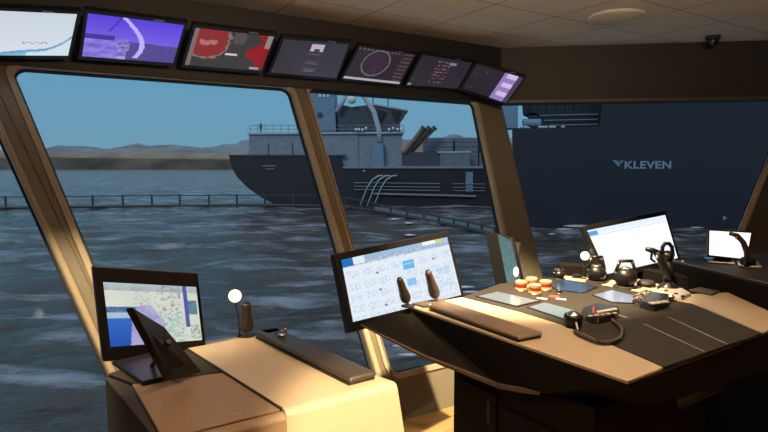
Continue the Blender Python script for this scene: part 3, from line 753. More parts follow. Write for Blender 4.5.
for i, (x, y, m, lb) in enumerate([(542, 299, 'white', 'small white label plate in front of the amber buttons'), (554, 297, 'redp', 'small dark red label plate between white ones'), (561, 299.5, 'white', 'small white label plate right of the dark red one')]):
    c = atz(x, y, ZD); a = math.radians(55)
    o = mesh_obj('label_plate', box(c+V((0, 0, .002)), (.05, .022 if m == 'white' else .045, .004), math.radians(-30)), m, bevel=.001)
    tag(o, lb, 'label plate')
t = thing('rotary_knob', 'small black rotary knob between dark blue panel and amber buttons', 'knob', atz(559, 293.5, ZD))
mesh_obj('knob_body', lathe(atz(559, 293.5, ZD), (0, 0, 1), [(0, .014), (.018, .012), (.02, .010)], 18), 'black', t)
mesh_obj('knob_pointer', box(atz(559, 293.5, ZD+.021), (.003, .016, .003), .6), 'white', t)
# thruster balls with bail handles
GT = 'ball-shaped thruster controls with bail handles'
def thruster(label, px, r, top_y, hw):
    b = atz(px[0], px[1]+r*560/3.1, ZD)
    rr = r; c = V((b.x, b.y, ZD+rr*.92))
    t = thing('thruster_control', label, 'thruster control', b, GT)
    mesh_obj('ball_body', ball(c, rr, (1, 1, .95), 28), 'black', t, smooth=True)
    mesh_obj('base_ring', lathe(b, (0, 0, 1), [(0, rr*1.05), (.008, rr*1.02), (.012, rr*.85)], 28), 'matte', t)
    tz = atY(px[0], top_y, b.y).z; X = V((1, 0, 0))
    w1, w2 = hw, hw*.62
    loop = [c-X*w1*.95, c-X*w1*1.02+V((0, 0, rr*.5)), V((c.x-w2, c.y, tz)), V((c.x+w2, c.y, tz)), c+X*w1*1.02+V((0, 0, rr*.5)), c+X*w1*.95]
    bm = bmesh.new()
    for p, q_ in zip(loop, loop[1:]): add_tube(bm, [p, q_], .009, 10)
    for p in loop[1:-1]: bmesh.ops.create_uvsphere(bm, u_segments=10, v_segments=6, radius=.009, matrix=Matrix.Translation(p))
    mesh_obj('bail_handle', bm, 'black', t, smooth=True)
    mesh_obj('scale_ring', lathe(c+V((0, 0, rr*.80)), (0, 0, 1), [(0, rr*.50), (.006, rr*.45)], 24), 'steel', t, smooth=False)
thruster('black thruster ball with bail handle in front of the white monitor, the left one', (596, 272), .056, 257, .046)
thruster('black thruster ball with bail handle in front of the white monitor, the right bigger one', (625, 276), .062, 261, .054)
thruster('smaller black thruster ball in front of the corner window', (559, 274), .032, 269.5, .03)
# far joystick behind
t = thing('joystick', 'tall black joystick with angled grip before the white monitor', 'joystick', atz(671, 291, ZD))
b = atz(668, 290, ZD); 
mesh_obj('base_cone', lathe(b, (0, 0, 1), [(0, .055), (.02, .052), (.035, .03), (.05, .02)], 24), 'black', t, smooth=True)
Yb = b.y
mesh_obj('stick', tube([b+V((0, 0, .04)), atY(666.5, 272, Yb), atY(660, 258, Yb), atY(656, 252, Yb)], [.022, .022, .020, .018], 12), 'black', t, smooth=True)
mesh_obj('thumb_grip', tube([atY(646, 249, Yb), atY(652, 250.5, Yb), atY(662, 254, Yb)], [.010, .016, .014], 12), 'black', t, smooth=True)
mesh_obj('thumb_button', ball(atY(657, 256.5, Yb-.025), .010), 'chrome', t, smooth=True)
mesh_obj('trigger', tube([atY(652, 252, Yb), atY(651, 259, Yb), atY(655, 262, Yb)], .007, 8), 'black', t, smooth=True)
t = thing('hoop_handle', 'small black hoop handle at the right edge of the white monitor', 'handle', atz(667, 276.5, ZD+.045))
Yh = 3.18; bm = bmesh.new()
lp = [atY(x, y, Yh) for x, y in ((662, 256), (662.5, 247), (665, 243.5), (669, 243.5), (672, 247), (673, 256))]
add_tube(bm, lp, .011, 10); mesh_obj('hoop', bm, 'black', t, smooth=True)
mesh_obj('hub', ball(atY(667.5, 256, Yh), .036, (1, 1, .9)), 'black', t, smooth=True)
mesh_obj('post', tube([atY(667.5, 256, Yh), atY(668.5, 285, Yh)], [.022, .03], 12), 'matte', t, smooth=True)
# control boxes
def ctrl_box(name, label, cat, px, h, m='black', inset=None):
    q = Z(px, ZD); c = sum(q, V())/len(q); t = thing(name, label, cat, c)
    mesh_obj('housing', prism(q, [V((0, 0, h))+(c-p)*.10 for p in q]), m, t, bevel=.006, seg=3)
    return t, c
t, c = ctrl_box('handset_unit', 'black talkback unit with silver keys and curly cord', 'intercom', [(581, 313.5), (598, 308), (620, 311.5), (616, 320.5), (598, 325), (584, 321)], .030)
for k in range(5):
    p = atz(590+k*6.2, 316.5-k*.7, ZD+.030); mesh_obj('key', box(p+V((0, 0, .002)), (.022, .016, .006), math.radians(20)), 'silver', t, bevel=.002)
mesh_obj('key_strip', prism(Z([(596, 313), (616, 309.5), (618, 311), (598, 315)], ZD+.030), V((0, 0, .010))), 'silver', t, bevel=.002)
mesh_obj('small_lever', tube([atz(593, 314, ZD+.03), atz(594, 307, ZD+.05)], .005, 8), 'redp', t)
# curly cord: helix along a curve
path = [atz(x, y, ZD+.012) for x, y in ((612, 320), (619, 325), (622.5, 331), (620, 338), (611, 342), (600, 342), (589, 338.5), (580, 334.5), (575, 331))]
def cr(p, t_):
    n_ = len(p)-1; i = min(int(t_*n_), n_-1); f = t_*n_-i
    a, b_, c_, d_ = p[max(i-1, 0)], p[i], p[i+1], p[min(i+2, n_)]
    return .5*((2*b_)+(c_-a)*f+(2*a-5*b_+4*c_-d_)*f*f+(3*b_-a-3*c_+d_)*f**3)
hel = []; NT = 60
for k in range(NT*8+1):
    s_ = k/(NT*8); p = cr(path, s_); d_ = (cr(path, min(1, s_+.01))-cr(path, max(0, s_-.01))).normalized(); uu, vv, _ = frame_of(d_)
    an = 2*math.pi*k/8; hel.append(p+uu*.0065*math.cos(an)+vv*.0065*math.sin(an))
o = mesh_obj('curly_cord', tube(hel, .0032, 5), 'grip', t, smooth=True); o['label'] = 'coiled grey cord'
t = thing('round_microphone', 'round chrome-topped microphone in a black cup at the end of the curly cord', 'microphone', atz(574, 328, ZD))
b = atz(573, 327, ZD)
mesh_obj('cup', lathe(b, (0, 0, 1), [(0, .030), (.02, .038), (.045, .040), (.055, .036)], 24), 'black', t, smooth=True)
mesh_obj('chrome_dome', ball(b+V((0, -.004, .048)), .030, (1, 1, .75)), 'chrome', t, smooth=True)
mesh_obj('stub', tube([b+V((0, -.036, .03)), b+V((.002, -.055, .004))], .005, 8), 'steel', t)
t, c = ctrl_box('keypad_unit', 'black keypad unit with silver keys beside the trackball plate', 'keypad', [(637, 301.5), (652, 296.5), (671, 300), (669, 307), (654, 312), (640, 308)], .032)
for k in range(3):
    p = atz(653+k*6.4, 304-k*.8, ZD+.032); mesh_obj('key', box(p+V((0, 0, .003)), (.028, .03, .008), math.radians(15)), 'silver', t, bevel=.002)
mesh_obj('front_label', prism([atY(657, 308, c.y-.07), atY(664, 306.5, c.y-.06), atY(664, 309, c.y-.06), atY(657, 310.5, c.y-.07)], V((0, -.002, 0))), 'silver', t)
bm = bmesh.new()
for (x, y, r_) in ((640, 296, .03), (645, 292.5, .024), (638, 300, .022)):
    c_ = atz(x, y, ZD+.03); N = 20
    pts = [c_+V((r_*math.cos(2*math.pi*k/N), r_*math.sin(2*math.pi*k/N), .01*math.sin(4*math.pi*k/N))) for k in range(N+1)]; add_tube(bm, pts, .004, 6)
o = tag(mesh_obj('coiled_cable', bm, 'leatherb', smooth=True), 'loops of brown cable lying beside the keypad unit', 'cable')
t, c = ctrl_box('trackball_plate', 'pale metal control plate with ball and buttons at the joystick foot', 'control panel', [(650, 295), (664, 287.5), (684, 291), (692, 296), (682, 300.5), (664, 300)], .018, 'silver')
for x, y in ((658, 294), (666, 291), (676, 294), (683, 296.5)):
    mesh_obj('button', lathe(atz(x, y, ZD+.018), (0, 0, 1), [(0, .010), (.006, .009)], 14), 'black', t)
mesh_obj('trackball', ball(atz(671, 297.5, ZD+.022), .017), 'chrome', t, smooth=True)
q = Z([(689, 291.5), (700, 289), (720, 293), (712, 296)], ZD)
o = tag(mesh_obj('dark_strip_cover', prism(q, V((0, 0, .012))), 'edge', bevel=.003), 'thin dark brown cover strip lying at the far edge of the right console', 'cover strip')
t = thing('low_dial', 'low black dial beside the joystick foot', 'dial', atz(646, 285, ZD))
mesh_obj('dial_body', lathe(atz(646, 286, ZD), (0, 0, 1), [(0, .05), (.02, .05), (.03, .04)], 26), 'matte', t)
mesh_obj('dial_cap', lathe(atz(646, 286, ZD+.03), (0, 0, 1), [(0, .025), (.012, .022)], 20), 'black', t)
t = thing('low_dial', 'low flat black dial between the small and left thruster balls', 'dial', atz(577, 277.5, ZD))
mesh_obj('dial_body', lathe(atz(577, 277.5, ZD), (0, 0, 1), [(0, .032), (.014, .032), (.02, .022)], 22), 'black', t)
# throttle on the far right console
yb = 3.18
t = thing('throttle_lever', 'curved dark throttle lever in front of the small white monitor', 'lever', atz(746, 268, ZT+.012))
b = atz(747, 266.5, ZT+.012)
mesh_obj('arm', tube([atY(748, 264, b.y), atY(747, 252, b.y), atY(743, 242, b.y), atY(737, 235.5, b.y), atY(730, 233.5, b.y)], [.020, .017, .015, .014, .011], 12), 'grip', t, smooth=True)
mesh_obj('hinge', lathe(atY(748, 262, b.y)-V((.03, 0, 0)), (1, 0, 0), [(0, .03), (.06, .03)], 20), 'black', t)
mesh_obj('handle_button', ball(atY(736.5, 238, b.y-.015), .009), 'chrome', t, smooth=True)
mesh_obj('base_box', prism([V((p.x, p.y, ZT+.008)) for p in (atz(736, 262, ZT), atz(757, 264, ZT), atz(762, 270, ZT), atz(738, 268.5, ZT))], V((0, 0, .014))), 'steel', t, bevel=.004)
q = [V((p.x, p.y, ZT+.008)) for p in (atz(704, 259.5, ZT), atz(733, 261, ZT), atz(735, 266, ZT), atz(708, 264, ZT))]
t = thing('keyboard_tray', 'low pale metal key tray in front of the small white monitor', 'keyboard', sum(q, V())/4)
mesh_obj('tray', prism(q, V((0, 0, .010))), 'steel', t, bevel=.003)
for k in range(6):
    p = q[3]*(1-(k+.6)/6.5)+q[2]*((k+.6)/6.5)+V((0, .05, .012)); mesh_obj('key', box(p, (.014, .02, .005)), 'black', t)
t = thing('rotary_knob', 'small bright knob on the top edge of the far right console near the big monitor', 'knob', atz(683, 262.5, ZT+.012))
mesh_obj('knob_body', lathe(atz(683.5, 262.5, ZT+.008), (0, 0, 1), [(0, .012), (.01, .011), (.014, .006)], 14), 'chrome', t, smooth=True)

# ================================================================== outside
SEA = -5.9; HE = EYE-SEA
def sea_pt(x, y): return atz(x, y, SEA)
# sea
sm_ = bpy.data.materials.new('sea_water'); sm_.use_nodes = True; n = sm_.node_tree; b = n.nodes['Principled BSDF']
b.inputs['Roughness'].default_value = .14; b.inputs['IOR'].default_value = 1.55
tcn = n.nodes.new('ShaderNodeTexCoord'); mp = n.nodes.new('ShaderNodeMapping'); mp.inputs['Rotation'].default_value = (0, 0, .35); mp.inputs['Scale'].default_value = (.35, 1.0, 1)
n.links.new(tcn.outputs['Object'], mp.inputs[0])
n1_ = n.nodes.new('ShaderNodeTexNoise'); n1_.inputs['Scale'].default_value = .42; n1_.inputs['Detail'].default_value = 8; n1_.inputs['Roughness'].default_value = .62
n.links.new(mp.outputs[0], n1_.inputs[0])
n2_ = n.nodes.new('ShaderNodeTexNoise'); n2_.inputs['Scale'].default_value = .10; n2_.inputs['Detail'].default_value = 3; n.links.new(mp.outputs[0], n2_.inputs[0])
ad = n.nodes.new('ShaderNodeMath'); ad.operation = 'MULTIPLY_ADD'; ad.inputs[1].default_value = 2.0
n.links.new(n2_.outputs[0], ad.inputs[0]); n.links.new(n1_.outputs[0], ad.inputs[2])
bp = n.nodes.new('ShaderNodeBump'); bp.inputs['Strength'].default_value = 1.0; bp.inputs['Distance'].default_value = 1.7
n.links.new(ad.outputs[0], bp.inputs['Height']); n.links.new(bp.outputs[0], b.inputs['Normal'])
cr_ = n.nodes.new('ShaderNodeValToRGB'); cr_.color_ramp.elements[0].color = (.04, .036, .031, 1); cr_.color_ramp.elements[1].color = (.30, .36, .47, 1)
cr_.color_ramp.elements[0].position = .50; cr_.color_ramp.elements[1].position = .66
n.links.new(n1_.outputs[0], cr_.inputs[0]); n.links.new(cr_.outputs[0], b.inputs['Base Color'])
bm = bmesh.new(); R_ = [9*(1.018**k) for k in range(380)]; NA = 130; rows = []
for r in R_:
    row = []
    for k in range(NA+1):
        a = math.radians(-62+124*k/NA); x, y = r*math.sin(a), r*math.cos(a)
        am = .30*min(1, 120/r)
        z = am*(noise.fractal(V((x*.10+y*.03, y*.28-x*.06, 0)), 1, 2, 4))*1.6
        row.append(bm.verts.new((x, y, SEA+z)))
    rows.append(row)
for A_, B_ in zip(rows, rows[1:]):
    for k in range(NA): bm.faces.new([A_[k], A_[k+1], B_[k+1], B_[k]])
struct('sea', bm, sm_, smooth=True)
# distant shore and mountains
def ridge(name, Y, x0, x1, prof, m, depth, seed, amp):
    bm = bmesh.new(); N = 330; rings = []
    for i in range(N+1):
        px = x0+(x1-x0)*i/N
        # interpolate profile (px,y)
        for (xa, ya), (xb, yb) in zip(prof, prof[1:]):
            if xa <= px <= xb: yy = ya+(yb-ya)*(px-xa)/(xb-xa)
        hpx = 165-yy; H = max(.3, EYE+hpx/F*Y)
        ring = []
        for j in range(9):
            t_ = j/8; hh = math.sin(math.pi*t_)**.8
            yy_ = Y-depth/2+depth*t_; q = (px-384)/F*Y
            ring.append(bm.verts.new((q, yy_, SEA-.5+(H-SEA)*hh*(1+amp*(noise.fractal(V((i*.21, j*.7, seed)), 1, 2, 4))) if 0 < j < 8 else SEA-1)))
        rings.append(ring)
    for A_, B_ in zip(rings, rings[1:]):
        for j in range(8): bm.faces.new([A_[j], A_[j+1], B_[j+1], B_[j]])
    return struct(name, bm, m, smooth=True)
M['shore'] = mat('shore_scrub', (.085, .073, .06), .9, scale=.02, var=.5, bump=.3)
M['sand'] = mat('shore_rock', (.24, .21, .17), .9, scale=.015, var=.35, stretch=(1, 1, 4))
M['mount'] = mat('haze_tinted_mountain', (.20, .24, .29), .9, scale=.008, var=.3)  # distance haze is put into the colour as a blue-grey tint
ridge('shore', 950, -300, 900, [(-900, 158), (60, 157), (140, 158), (200, 159), (300, 158), (1500, 158)], 'shore', 80, 1, .05)
ridge('rocky_shore', 1250, -300, 900, [(-900, 154), (50, 153), (150, 152), (215, 153), (300, 152), (420, 144), (1500, 150)], 'sand', 200, 2, .22)
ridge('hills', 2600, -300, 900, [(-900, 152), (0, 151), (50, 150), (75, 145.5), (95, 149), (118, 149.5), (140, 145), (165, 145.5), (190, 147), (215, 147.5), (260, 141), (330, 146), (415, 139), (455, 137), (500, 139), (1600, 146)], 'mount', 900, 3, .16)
# ---- ship with pale upper works (left)
YS = 104.0
def sp(x, y, Y=YS): return atY(x, y, Y)
t = thing('ship', 'dark-hulled ship with grey upper deck house and mast, left and centre windows', 'ship', (0, YS+8, SEA)); ship = t
bw = V((0, 14, 0))
hp = [(229, 155.5), (231, 166), (237, 177), (248, 188), (262, 198), (278, 206), (292, 212), (520, 214), (520, 168), (345, 168), (338, 155.5)]
mesh_obj('hull', prism([sp(*p) for p in hp], [V((0, 14, 0)) if p[0] > 250 else V((2.5, 13, 0)) for p in hp]), 'hull', t)
mesh_obj('deck_edge', prism([sp(343, 166, YS-.3), sp(492, 166, YS-.3), sp(492, 168.4, YS-.3), sp(343, 168.4, YS-.3)], V((0, 14.5, 0))), 'deck', t)
mesh_obj('bulwark', prism([sp(228.5, 154.6, YS-.1), sp(345, 154.6, YS-.1), sp(345, 156, YS-.1), sp(228.5, 156, YS-.1)], V((0, 14.2, 0))), 'shipdark', t)
mesh_obj('deck_house', prism([sp(249, 134, YS+1), sp(358, 134, YS+1), sp(358, 167, YS+1), sp(249, 155.6, YS+1)], V((0, 11, 0))), 'deck', t)
mesh_obj('deck_house_roof', prism([sp(247, 132.6, YS+.6), sp(404, 131.6, YS+.6), sp(404, 133.4, YS+.6), sp(247, 134.4, YS+.6)], V((0, 12, 0))), 'deckl', t)
for x in (268, 292):
    mesh_obj('deck_house_seam', prism([sp(x, 143, YS+.98), sp(x+.8, 143, YS+.98), sp(x+.8, 155, YS+.98), sp(x, 155, YS+.98)], V((0, -.1, 0))), 'shipdark', t)
mesh_obj('lower_house', prism([sp(352, 133, YS+1.2), sp(402, 133, YS+1.2), sp(402, 167, YS+1.2), sp(352, 167, YS+1.2)], V((0, 10, 0))), 'deck', t)
def railing(x0, x1, yb, yt, Y, n_, parent, m='deckl', r=.05):
    bm = bmesh.new()
    for k in range(n_+1):
        x = x0+(x1-x0)*k/n_; add_tube(bm, [sp(x, yb, Y), sp(x, yt, Y)], r, 5)
    for f in (0, .5): add_tube(bm, [sp(x0, yt+(yb-yt)*f, Y), sp(x1, yt+(yb-yt)*f, Y)], r, 5)
    return mesh_obj('railing', bm, m, parent)
railing(250, 404, 133, 125.3, YS+.8, 20, t, 'deck', .055)
mesh_obj('stern_lettering', box(sp(269, 166, YS-.15), (2.4, .12, .16)), 'letter', t)
mesh_obj('stern_lettering', box(sp(270, 169, YS-.15), (1.6, .12, .14)), 'letter', t)
# tower and bridge wing
mesh_obj('tower', prism([sp(300, 90, YS+2), sp(334, 88, YS+2), sp(336, 131.5, YS+2), sp(302, 131.5, YS+2)], V((0, 7, 0))), 'shipblue', t)
mesh_obj('porthole', lathe(sp(320, 115, YS+1.95), (0, -1, 0), [(0, .55), (.12, .55), (.14, .4)], 20), 'shipdark', t)
mesh_obj('bridge_wing', prism([sp(338, 104, YS+2), sp(352, 107, YS+2), sp(372, 104.5, YS+2), sp(407, 111, YS+2), sp(405, 115, YS+2), sp(400, 122, YS+2), sp(400, 131.5, YS+2), sp(338, 131.5, YS+2)], V((0, 7, 0))), 'shipdark', t)
mesh_obj('wing_top', prism([sp(372, 103, YS+1.8), sp(408, 109.4, YS+1.8), sp(408, 111, YS+1.8), sp(372, 104.6, YS+1.8)], V((0, 7, 0))), 'deckl', t)
for x in (381, 396):
    mesh_obj('brace', prism([sp(x-5, 110, YS+1.9), sp(x+5, 112, YS+1.9), sp(x, 122, YS+1.9)], V((0, -.3, 0))), 'matte', t)
for x, y0, y1 in ((373, 97, 105), (388, 98, 107)): mesh_obj('antenna', tube([sp(x, y0, YS+3), sp(x, y1, YS+3)], .12, 6), 'shipdark', t)
mesh_obj('mast_leg', tube([sp(347, 90, YS+1), sp(343, 101, YS+1), sp(336.5, 112, YS+1)], [.38, .42, .42], 8), 'deckl', t, smooth=True)
mesh_obj('mast_leg', tube([sp(357, 90, YS+1), sp(365, 98, YS+1), sp(374, 112, YS+1), sp(379, 130, YS+1), sp(380, 142, YS+1)], [.38, .42, .5, .5, .5], 8), 'deckl', t, smooth=True)
mesh_obj('mast_pedestal', prism([sp(373, 143, YS-.1), sp(383, 143, YS-.1), sp(384, 166.5, YS-.1), sp(371, 166.5, YS-.1)], V((0, 1.0, 0))), 'shipblue', t)
mesh_obj('radar_dome', ball(sp(352, 99.5, YS+1), .8), 'shipwhite', t, smooth=True)
for x in (356, 359, 362.5, 366, 389, 393, 397.5, 401):
    o = mesh_obj('life_raft', tube([sp(x-1.1, 129+(x % 3-1)*.6, YS+.3), sp(x+1.1, 129+(x % 3-1)*.6, YS+.3)], .26, 8), 'shipwhite')
    i_ = (356, 359, 362.5, 366, 389, 393, 397.5, 401).index(x)
    tag(o, 'tiny white life raft canister, %s from the left, %s of the curved mast leg' % (['first', 'second', 'third', 'fourth'][i_ % 4], 'left' if x < 380 else 'right'), 'life raft', 'life rafts left of the mast leg' if x < 380 else 'life rafts right of the mast leg')
# row of windows on the ship's tower top
for x in (320, 324, 328): mesh_obj('tower_window', prism([sp(x-1.2, 94, YS+1.95), sp(x+1.2, 94, YS+1.95), sp(x+1.2, 97, YS+1.95), sp(x-1.2, 97, YS+1.95)], V((0, -.1, 0))), 'shipwhite', t)
# lower deck: ledge, rails, post
mesh_obj('ledge', prism([sp(372, 192.6, YS-.6), sp(476, 195.2, YS-.6), sp(476, 197, YS-.6), sp(372, 194.4, YS-.6)], V((0, .6, 0))), 'deck', t)
bm = bmesh.new()
for y in (183, 186.6, 189.8): add_tube(bm, [sp(354, y-.4, YS-.6), sp(440, y+.6, YS-.6)], .09, 6); add_tube(bm, [sp(453, y+.6, YS-.6), sp(485, y+1, YS-.6)], .07, 6)
mesh_obj('lower_railing', bm, 'deck', t)
mesh_obj('fender_post', prism([sp(466, 172, YS-.5), sp(473, 172, YS-.5), sp(473, 192, YS-.5), sp(466, 192, YS-.5)], V((0, .5, 0))), 'shipblue', t)
mesh_obj('hull_lamp', ball(sp(364, 171, YS-.2), .2, (1.3, 1, .8), 10), 'foam', t)
for k in range(3):
    x = 378+k*7
    mesh_obj('davit_hose', tube([sp(x+5, 175.5, YS-.9), sp(x, 176, YS-.9), sp(x-6, 180, YS-1), sp(x-11, 188, YS-1), sp(x-15, 198, YS-1), sp(x-21, 213, YS-1)], [.16, .16, .14, .11, .10, .10], 6), 'deckl', t, smooth=True)
# launch tubes and their block
GTu = 'raised tubes on the ship deck'
t = thing('tube_rack', 'dark block with three brown tubes slanting up on the ship deck', 'tube rack', sp(422, 166, YS+2))
mesh_obj('rack_block', prism([sp(402, 152, YS+1), sp(440, 152, YS+1), sp(440, 166.4, YS+1), sp(402, 166.4, YS+1)], V((0, 3, 0))), 'shipdark', t)
for k, x in enumerate((0, 5.5, 11)):
    mesh_obj('tube', tube([sp(404+x*.55, 153, YS+.8+k*.6), sp(422.5+x, 129, YS+.8+k*.6)], [.42, .42], 10), 'rust', t, smooth=False)
    mesh_obj('tube_mouth', lathe(sp(422.5+x, 129, YS+.8+k*.6), sp(422.5+x, 129)-sp(404+x*.55, 153), [(0, .5), (.5, .5)], 12), 'shipdark', t)
t = thing('deck_crate', 'pale blue crate with a rail on top beside the slanting tubes', 'crate', sp(455, 166, YS+2))
mesh_obj('crate_body', prism([sp(440, 153, YS+.5), sp(470, 153, YS+.5), sp(470, 166.4, YS+.5), sp(440, 166.4, YS+.5)], V((0, 3, 0))), 'contain', t)
mesh_obj('crate_lid', prism([sp(438, 151.4, YS+.4), sp(471, 151, YS+.4), sp(471, 152.6, YS+.4), sp(438, 153, YS+.4)], V((0, 3.2, 0))), 'deckl', t)
# container stacks
cols_ = [(425, 453), (455, 478), (479.5, 508)]
who = ['behind the slanting tubes', 'right of the pale crate', 'beside the corner pillar']
for ci, (xa, xb) in enumerate(cols_):
    for k in range(6):
        yb_ = 166.4-k*4.85; yt_ = yb_-4.45
        root = thing('shipping_container', 'blue-grey shipping container %s, %s' % (who[ci], ['bottom of its stack', 'second from the bottom of its stack', 'third from the bottom of its stack', 'third from the top of its stack', 'second from the top of its stack', 'topmost of its stack'][k]), 'container', sp((xa+xb)/2, yb_, YS+6), 'shipping containers stacked on the ship')
        Y_ = YS+5+.3*ci
        mesh_obj('container_body', prism([sp(xa, yt_, Y_), sp(xb, yt_, Y_), sp(xb, yb_, Y_), sp(xa, yb_, Y_)], V((0, 6, 0))), 'contain', root)
        bm = bmesh.new()
        nr = 7
        for j in range(nr):
            x = xa+(xb-xa)*(j+.5)/nr; add_box(bm, sp(x, (yt_+yb_)/2, Y_-.03), (.25, .12, .55))
        mesh_obj('corrugation', bm, 'contain', root)
# person on the upper deck
def person(loc, h, label):
    J = [(0, 0, .52), (0, 0, .62), (0, 0, .74), (0, 0, .82), (0, 0, .86), (0, 0, .93), (0, 0, .98),
         (.055, 0, .50), (.06, 0, .28), (.06, .0, .04), (.06, -.05, .01), (-.055, 0, .50), (-.06, 0, .28), (-.06, 0, .04), (-.06, -.05, .01),
         (.11, 0, .80), (.13, .01, .63), (.12, -.05, .49), (-.11, 0, .80), (-.13, .01, .63), (-.12, -.05, .49)]
    E_ = [(0, 1), (1, 2), (2, 3), (3, 4), (4, 5), (5, 6), (0, 7), (7, 8), (8, 9), (9, 10), (0, 11), (11, 12), (12, 13), (13, 14), (3, 15), (15, 16), (16, 17), (3, 18), (18, 19), (19, 20)]
    Rr = [.075, .07, .085, .06, .03, .055, .035, .055, .04, .028, .025, .055, .04, .028, .025, .035, .028, .02, .035, .028, .02]
    me = bpy.data.meshes.new('body'); me.from_pydata([V(j)*h for j in J], E_, []); o = bpy.data.objects.new('person', me); COL.objects.link(o)
    o.location = loc; o.modifiers.new('skin', 'SKIN'); s_ = o.modifiers.new('sub', 'SUBSURF'); s_.levels = 1; s_.render_levels = 1
    for v_, r in zip(me.skin_vertices[0].data, Rr): v_.radius = (r*h, r*h)
    me.skin_vertices[0].data[0].use_root = True; me.materials.append(M['fabric']); tag(o, label, 'person')
    return o
person(sp(261, 133.0, YS+2), 1.95, 'person in dark clothes standing at the rail on the ship roof')
# ---- big dark ship (right)
YK = 68.0
t = thing('ship', 'huge dark navy ship with white lettering filling the right window', 'ship', (45, YK+8, SEA))
hk = [(512, 128), (548, 128), (600, 126), (606, 60), (1150, 60), (1150, 232), (514, 232)]
mesh_obj('hull', prism([sp(*p, YK) for p in hk], V((3.2, 12, 0))), 'hullk', t)
mesh_obj('tower', prism([sp(490, 80, YK+3), sp(518, 80, YK+3), sp(518, 128, YK+3), sp(490, 128, YK+3)], V((0, 4, 0))), 'shipblue', t)
mesh_obj('deck_house', prism([sp(529, 70, YK+2), sp(604, 70, YK+2), sp(604, 128, YK+2), sp(541, 128, YK+2), sp(538, 114, YK+2), sp(533, 112, YK+2)], V((0, 5, 0))), 'deck' if False else 'hull', t)
bm = bmesh.new()
for x in range(540, 604, 9): add_box(bm, sp(x, 109, YK+1.9), (.5, .2, 1.3))
mesh_obj('panel_ribs', bm, 'hullk', t)
for yy, xa in ((115, 540), (120, 544), (125, 548)):
    mesh_obj('house_rail', tube([sp(xa, yy+.4, YK+1.6), sp(598, yy-.8, YK+1.6)], .06, 6), 'deck', t)
mesh_obj('deck_tank', tube([sp(523, 123, YK+1), sp(540, 123, YK+1)], .5, 12), 'shipblue', t)
mesh_obj('tank_frame', tube([sp(529, 120, YK+1), sp(529, 116.5, YK+1), sp(536, 116.5, YK+1), sp(536, 120, YK+1)], .09, 6), 'shipdark', t)
for x in (522, 526, 540, 543, 546, 551, 554, 563): mesh_obj('deck_fitting', ball(sp(x, 127.2, YK+.5), .22, (1.2, 1, .9), 8), 'deckl', t)
# lettering
cu = bpy.data.curves.new('lettering', 'FONT'); cu.body = 'KLEVEN'; cu.size = 1; cu.extrude = .02; cu.space_character = 1.06; cu.offset = .03
to = bpy.data.objects.new('lettering_curve', cu); COL.objects.link(to); bpy.context.view_layer.update()
dg = bpy.context.evaluated_depsgraph_get(); me = bpy.data.meshes.new_from_object(to.evaluated_get(dg)); bpy.data.objects.remove(to)
xs = [v.co.x for v in me.vertices]; ys = [v.co.y for v in me.vertices]
a, b_ = sp(624.5, 168.8, YK-.08), sp(671.5, 161, YK-.08)
Sx = (b_.x-a.x)/(max(xs)-min(xs)); Sy = (b_.z-a.z)/(max(ys)-min(ys))
for v in me.vertices: v.co = V((a.x+(v.co.x-min(xs))*Sx, YK-.06+v.co.z, a.z+(v.co.y-min(ys))*Sy))
lo_ = bpy.data.objects.new('lettering', me); COL.objects.link(lo_); me.materials.append(M['letter']); lo_.parent = t; me.transform(parent_matrix(t).inverted())
lo_['label'] = 'pale block capitals KLEVEN'
for k, pts in enumerate(([(612, 160), (617.5, 160.6), (620, 164), (618.5, 167)], [(619, 160.8), (624, 160.2), (620.5, 164)])):
    mesh_obj('wing_emblem', prism([sp(*p, YK-.04) for p in pts], V((0, -.05, 0))), 'logo', t)
mesh_obj('arrow_mark', prism([sp(*p, YK-.04) for p in ((723, 215.5), (727, 218), (723, 220.5))], V((0, -.05, 0))), 'letter', t)
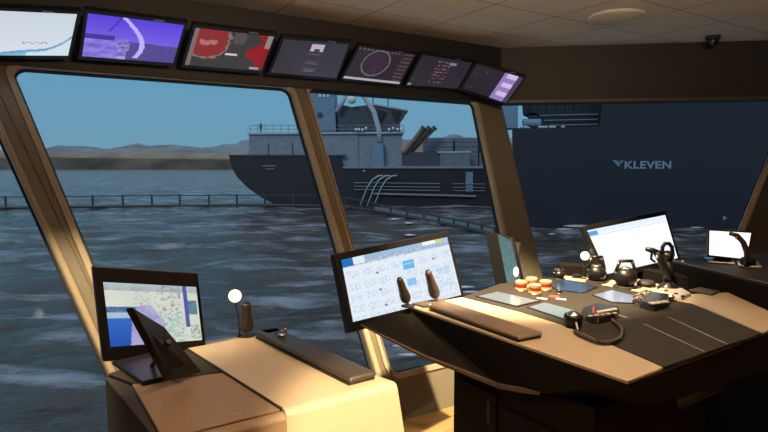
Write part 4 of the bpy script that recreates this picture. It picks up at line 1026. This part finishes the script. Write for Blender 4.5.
# wake foam at the big hull
bm = bmesh.new()
def blob(bm, x0, x1, y, th, seed):
    up_, dn = [], []
    for k in range(13):
        x = x0+(x1-x0)*k/12; w_ = th*math.sin(math.pi*k/12)*(.6+.6*abs(noise.noise(V((k*.9, seed, 0)))))
        up_.append(atz(x, y-w_, SEA+.22)); dn.append(atz(x, y+w_, SEA+.22))
    add_prism(bm, up_+dn[::-1], V((0, 0, .03)))
for a in ((563, 592, 226, 1.6, 1), (556, 572, 229, .8, 2), (690, 704, 227.5, .5, 3), (548, 556, 234, .6, 5), (388, 400, 219, .7, 7), (404, 414, 223, .9, 8), (404, 416, 235, 1.1, 9), (392, 412, 346, 1.6, 10), (389, 402, 340, 1.2, 11), (398, 420, 355, 1.5, 12), (455, 475, 287, 1.2, 13), (462, 480, 292, 1.0, 14)): blob(bm, *a)
tag(mesh_obj('wake_foam', bm, 'foam'), 'pale streaks of foam on the water near the ships', 'foam', kind='stuff')
# ---- floating barrier with posts
pth = [(-420, 214), (-200, 211.5), (-60, 210), (60, 208.6), (150, 207.4), (250, 206.5), (310, 207), (350, 209), (372, 212), (400, 217), (430, 222.5), (450, 226.5), (470, 231), (490, 236), (508, 241), (530, 249)]
def pp(s):   # interpolate in pixel-x
    for (xa, ya), (xb, yb2) in zip(pth, pth[1:]):
        if xa <= s <= xb: return sea_pt(s, ya+(yb2-ya)*(s-xa)/(xb-xa))
b0 = pp(150)
t = thing('floating_barrier', 'long dark railed walkway floating on the water and curving to the right', 'barrier', V((b0.x, b0.y, SEA)))
up0 = V((0, 0, .25))
xsL = [-420, -360, -300, -240, -180, -120, -60, -22, 6, 35, 64, 93, 123, 152, 180, 209, 237, 265, 293, 320, 345]
xsR = [374, 391, 407, 424, 439, 454, 468, 482, 495, 508, 530]
hL, hR = 2.0, 1.1
def hh(x): return 2.1 if x < 330 else 2.1-(min(x, 400)-330)/70*1.1
for x in xsL+xsR:
    p = pp(x); mesh_obj('post', box(p+V((0, 0, hh(x)/2)), (.28, .28, hh(x)+.3)), 'boom', t)
al = [pp(x)+up0 for x in [-420, -200, -60]+list(range(0, 531, 10))]
mesh_obj('lower_walkway', tube(al, .24, 8), 'boom', t)
mesh_obj('top_rail', tube([pp(x)+V((0, 0, hh(x))) for x in [-420, -200, -60]+list(range(0, 531, 10))], .10, 6), 'boom', t)
for a, c in zip(xsR, xsR[1:]):
    p, q_ = pp(a), pp(c); e_ = (q_-p).normalized()*.25
    mesh_obj('pale_sheet', prism([p+e_+V((0, 0, .30)), q_-e_+V((0, 0, .30)), q_-e_+V((0, 0, .95)), p+e_+V((0, 0, .95))], V((.02, .08, 0))), 'cloth', t)
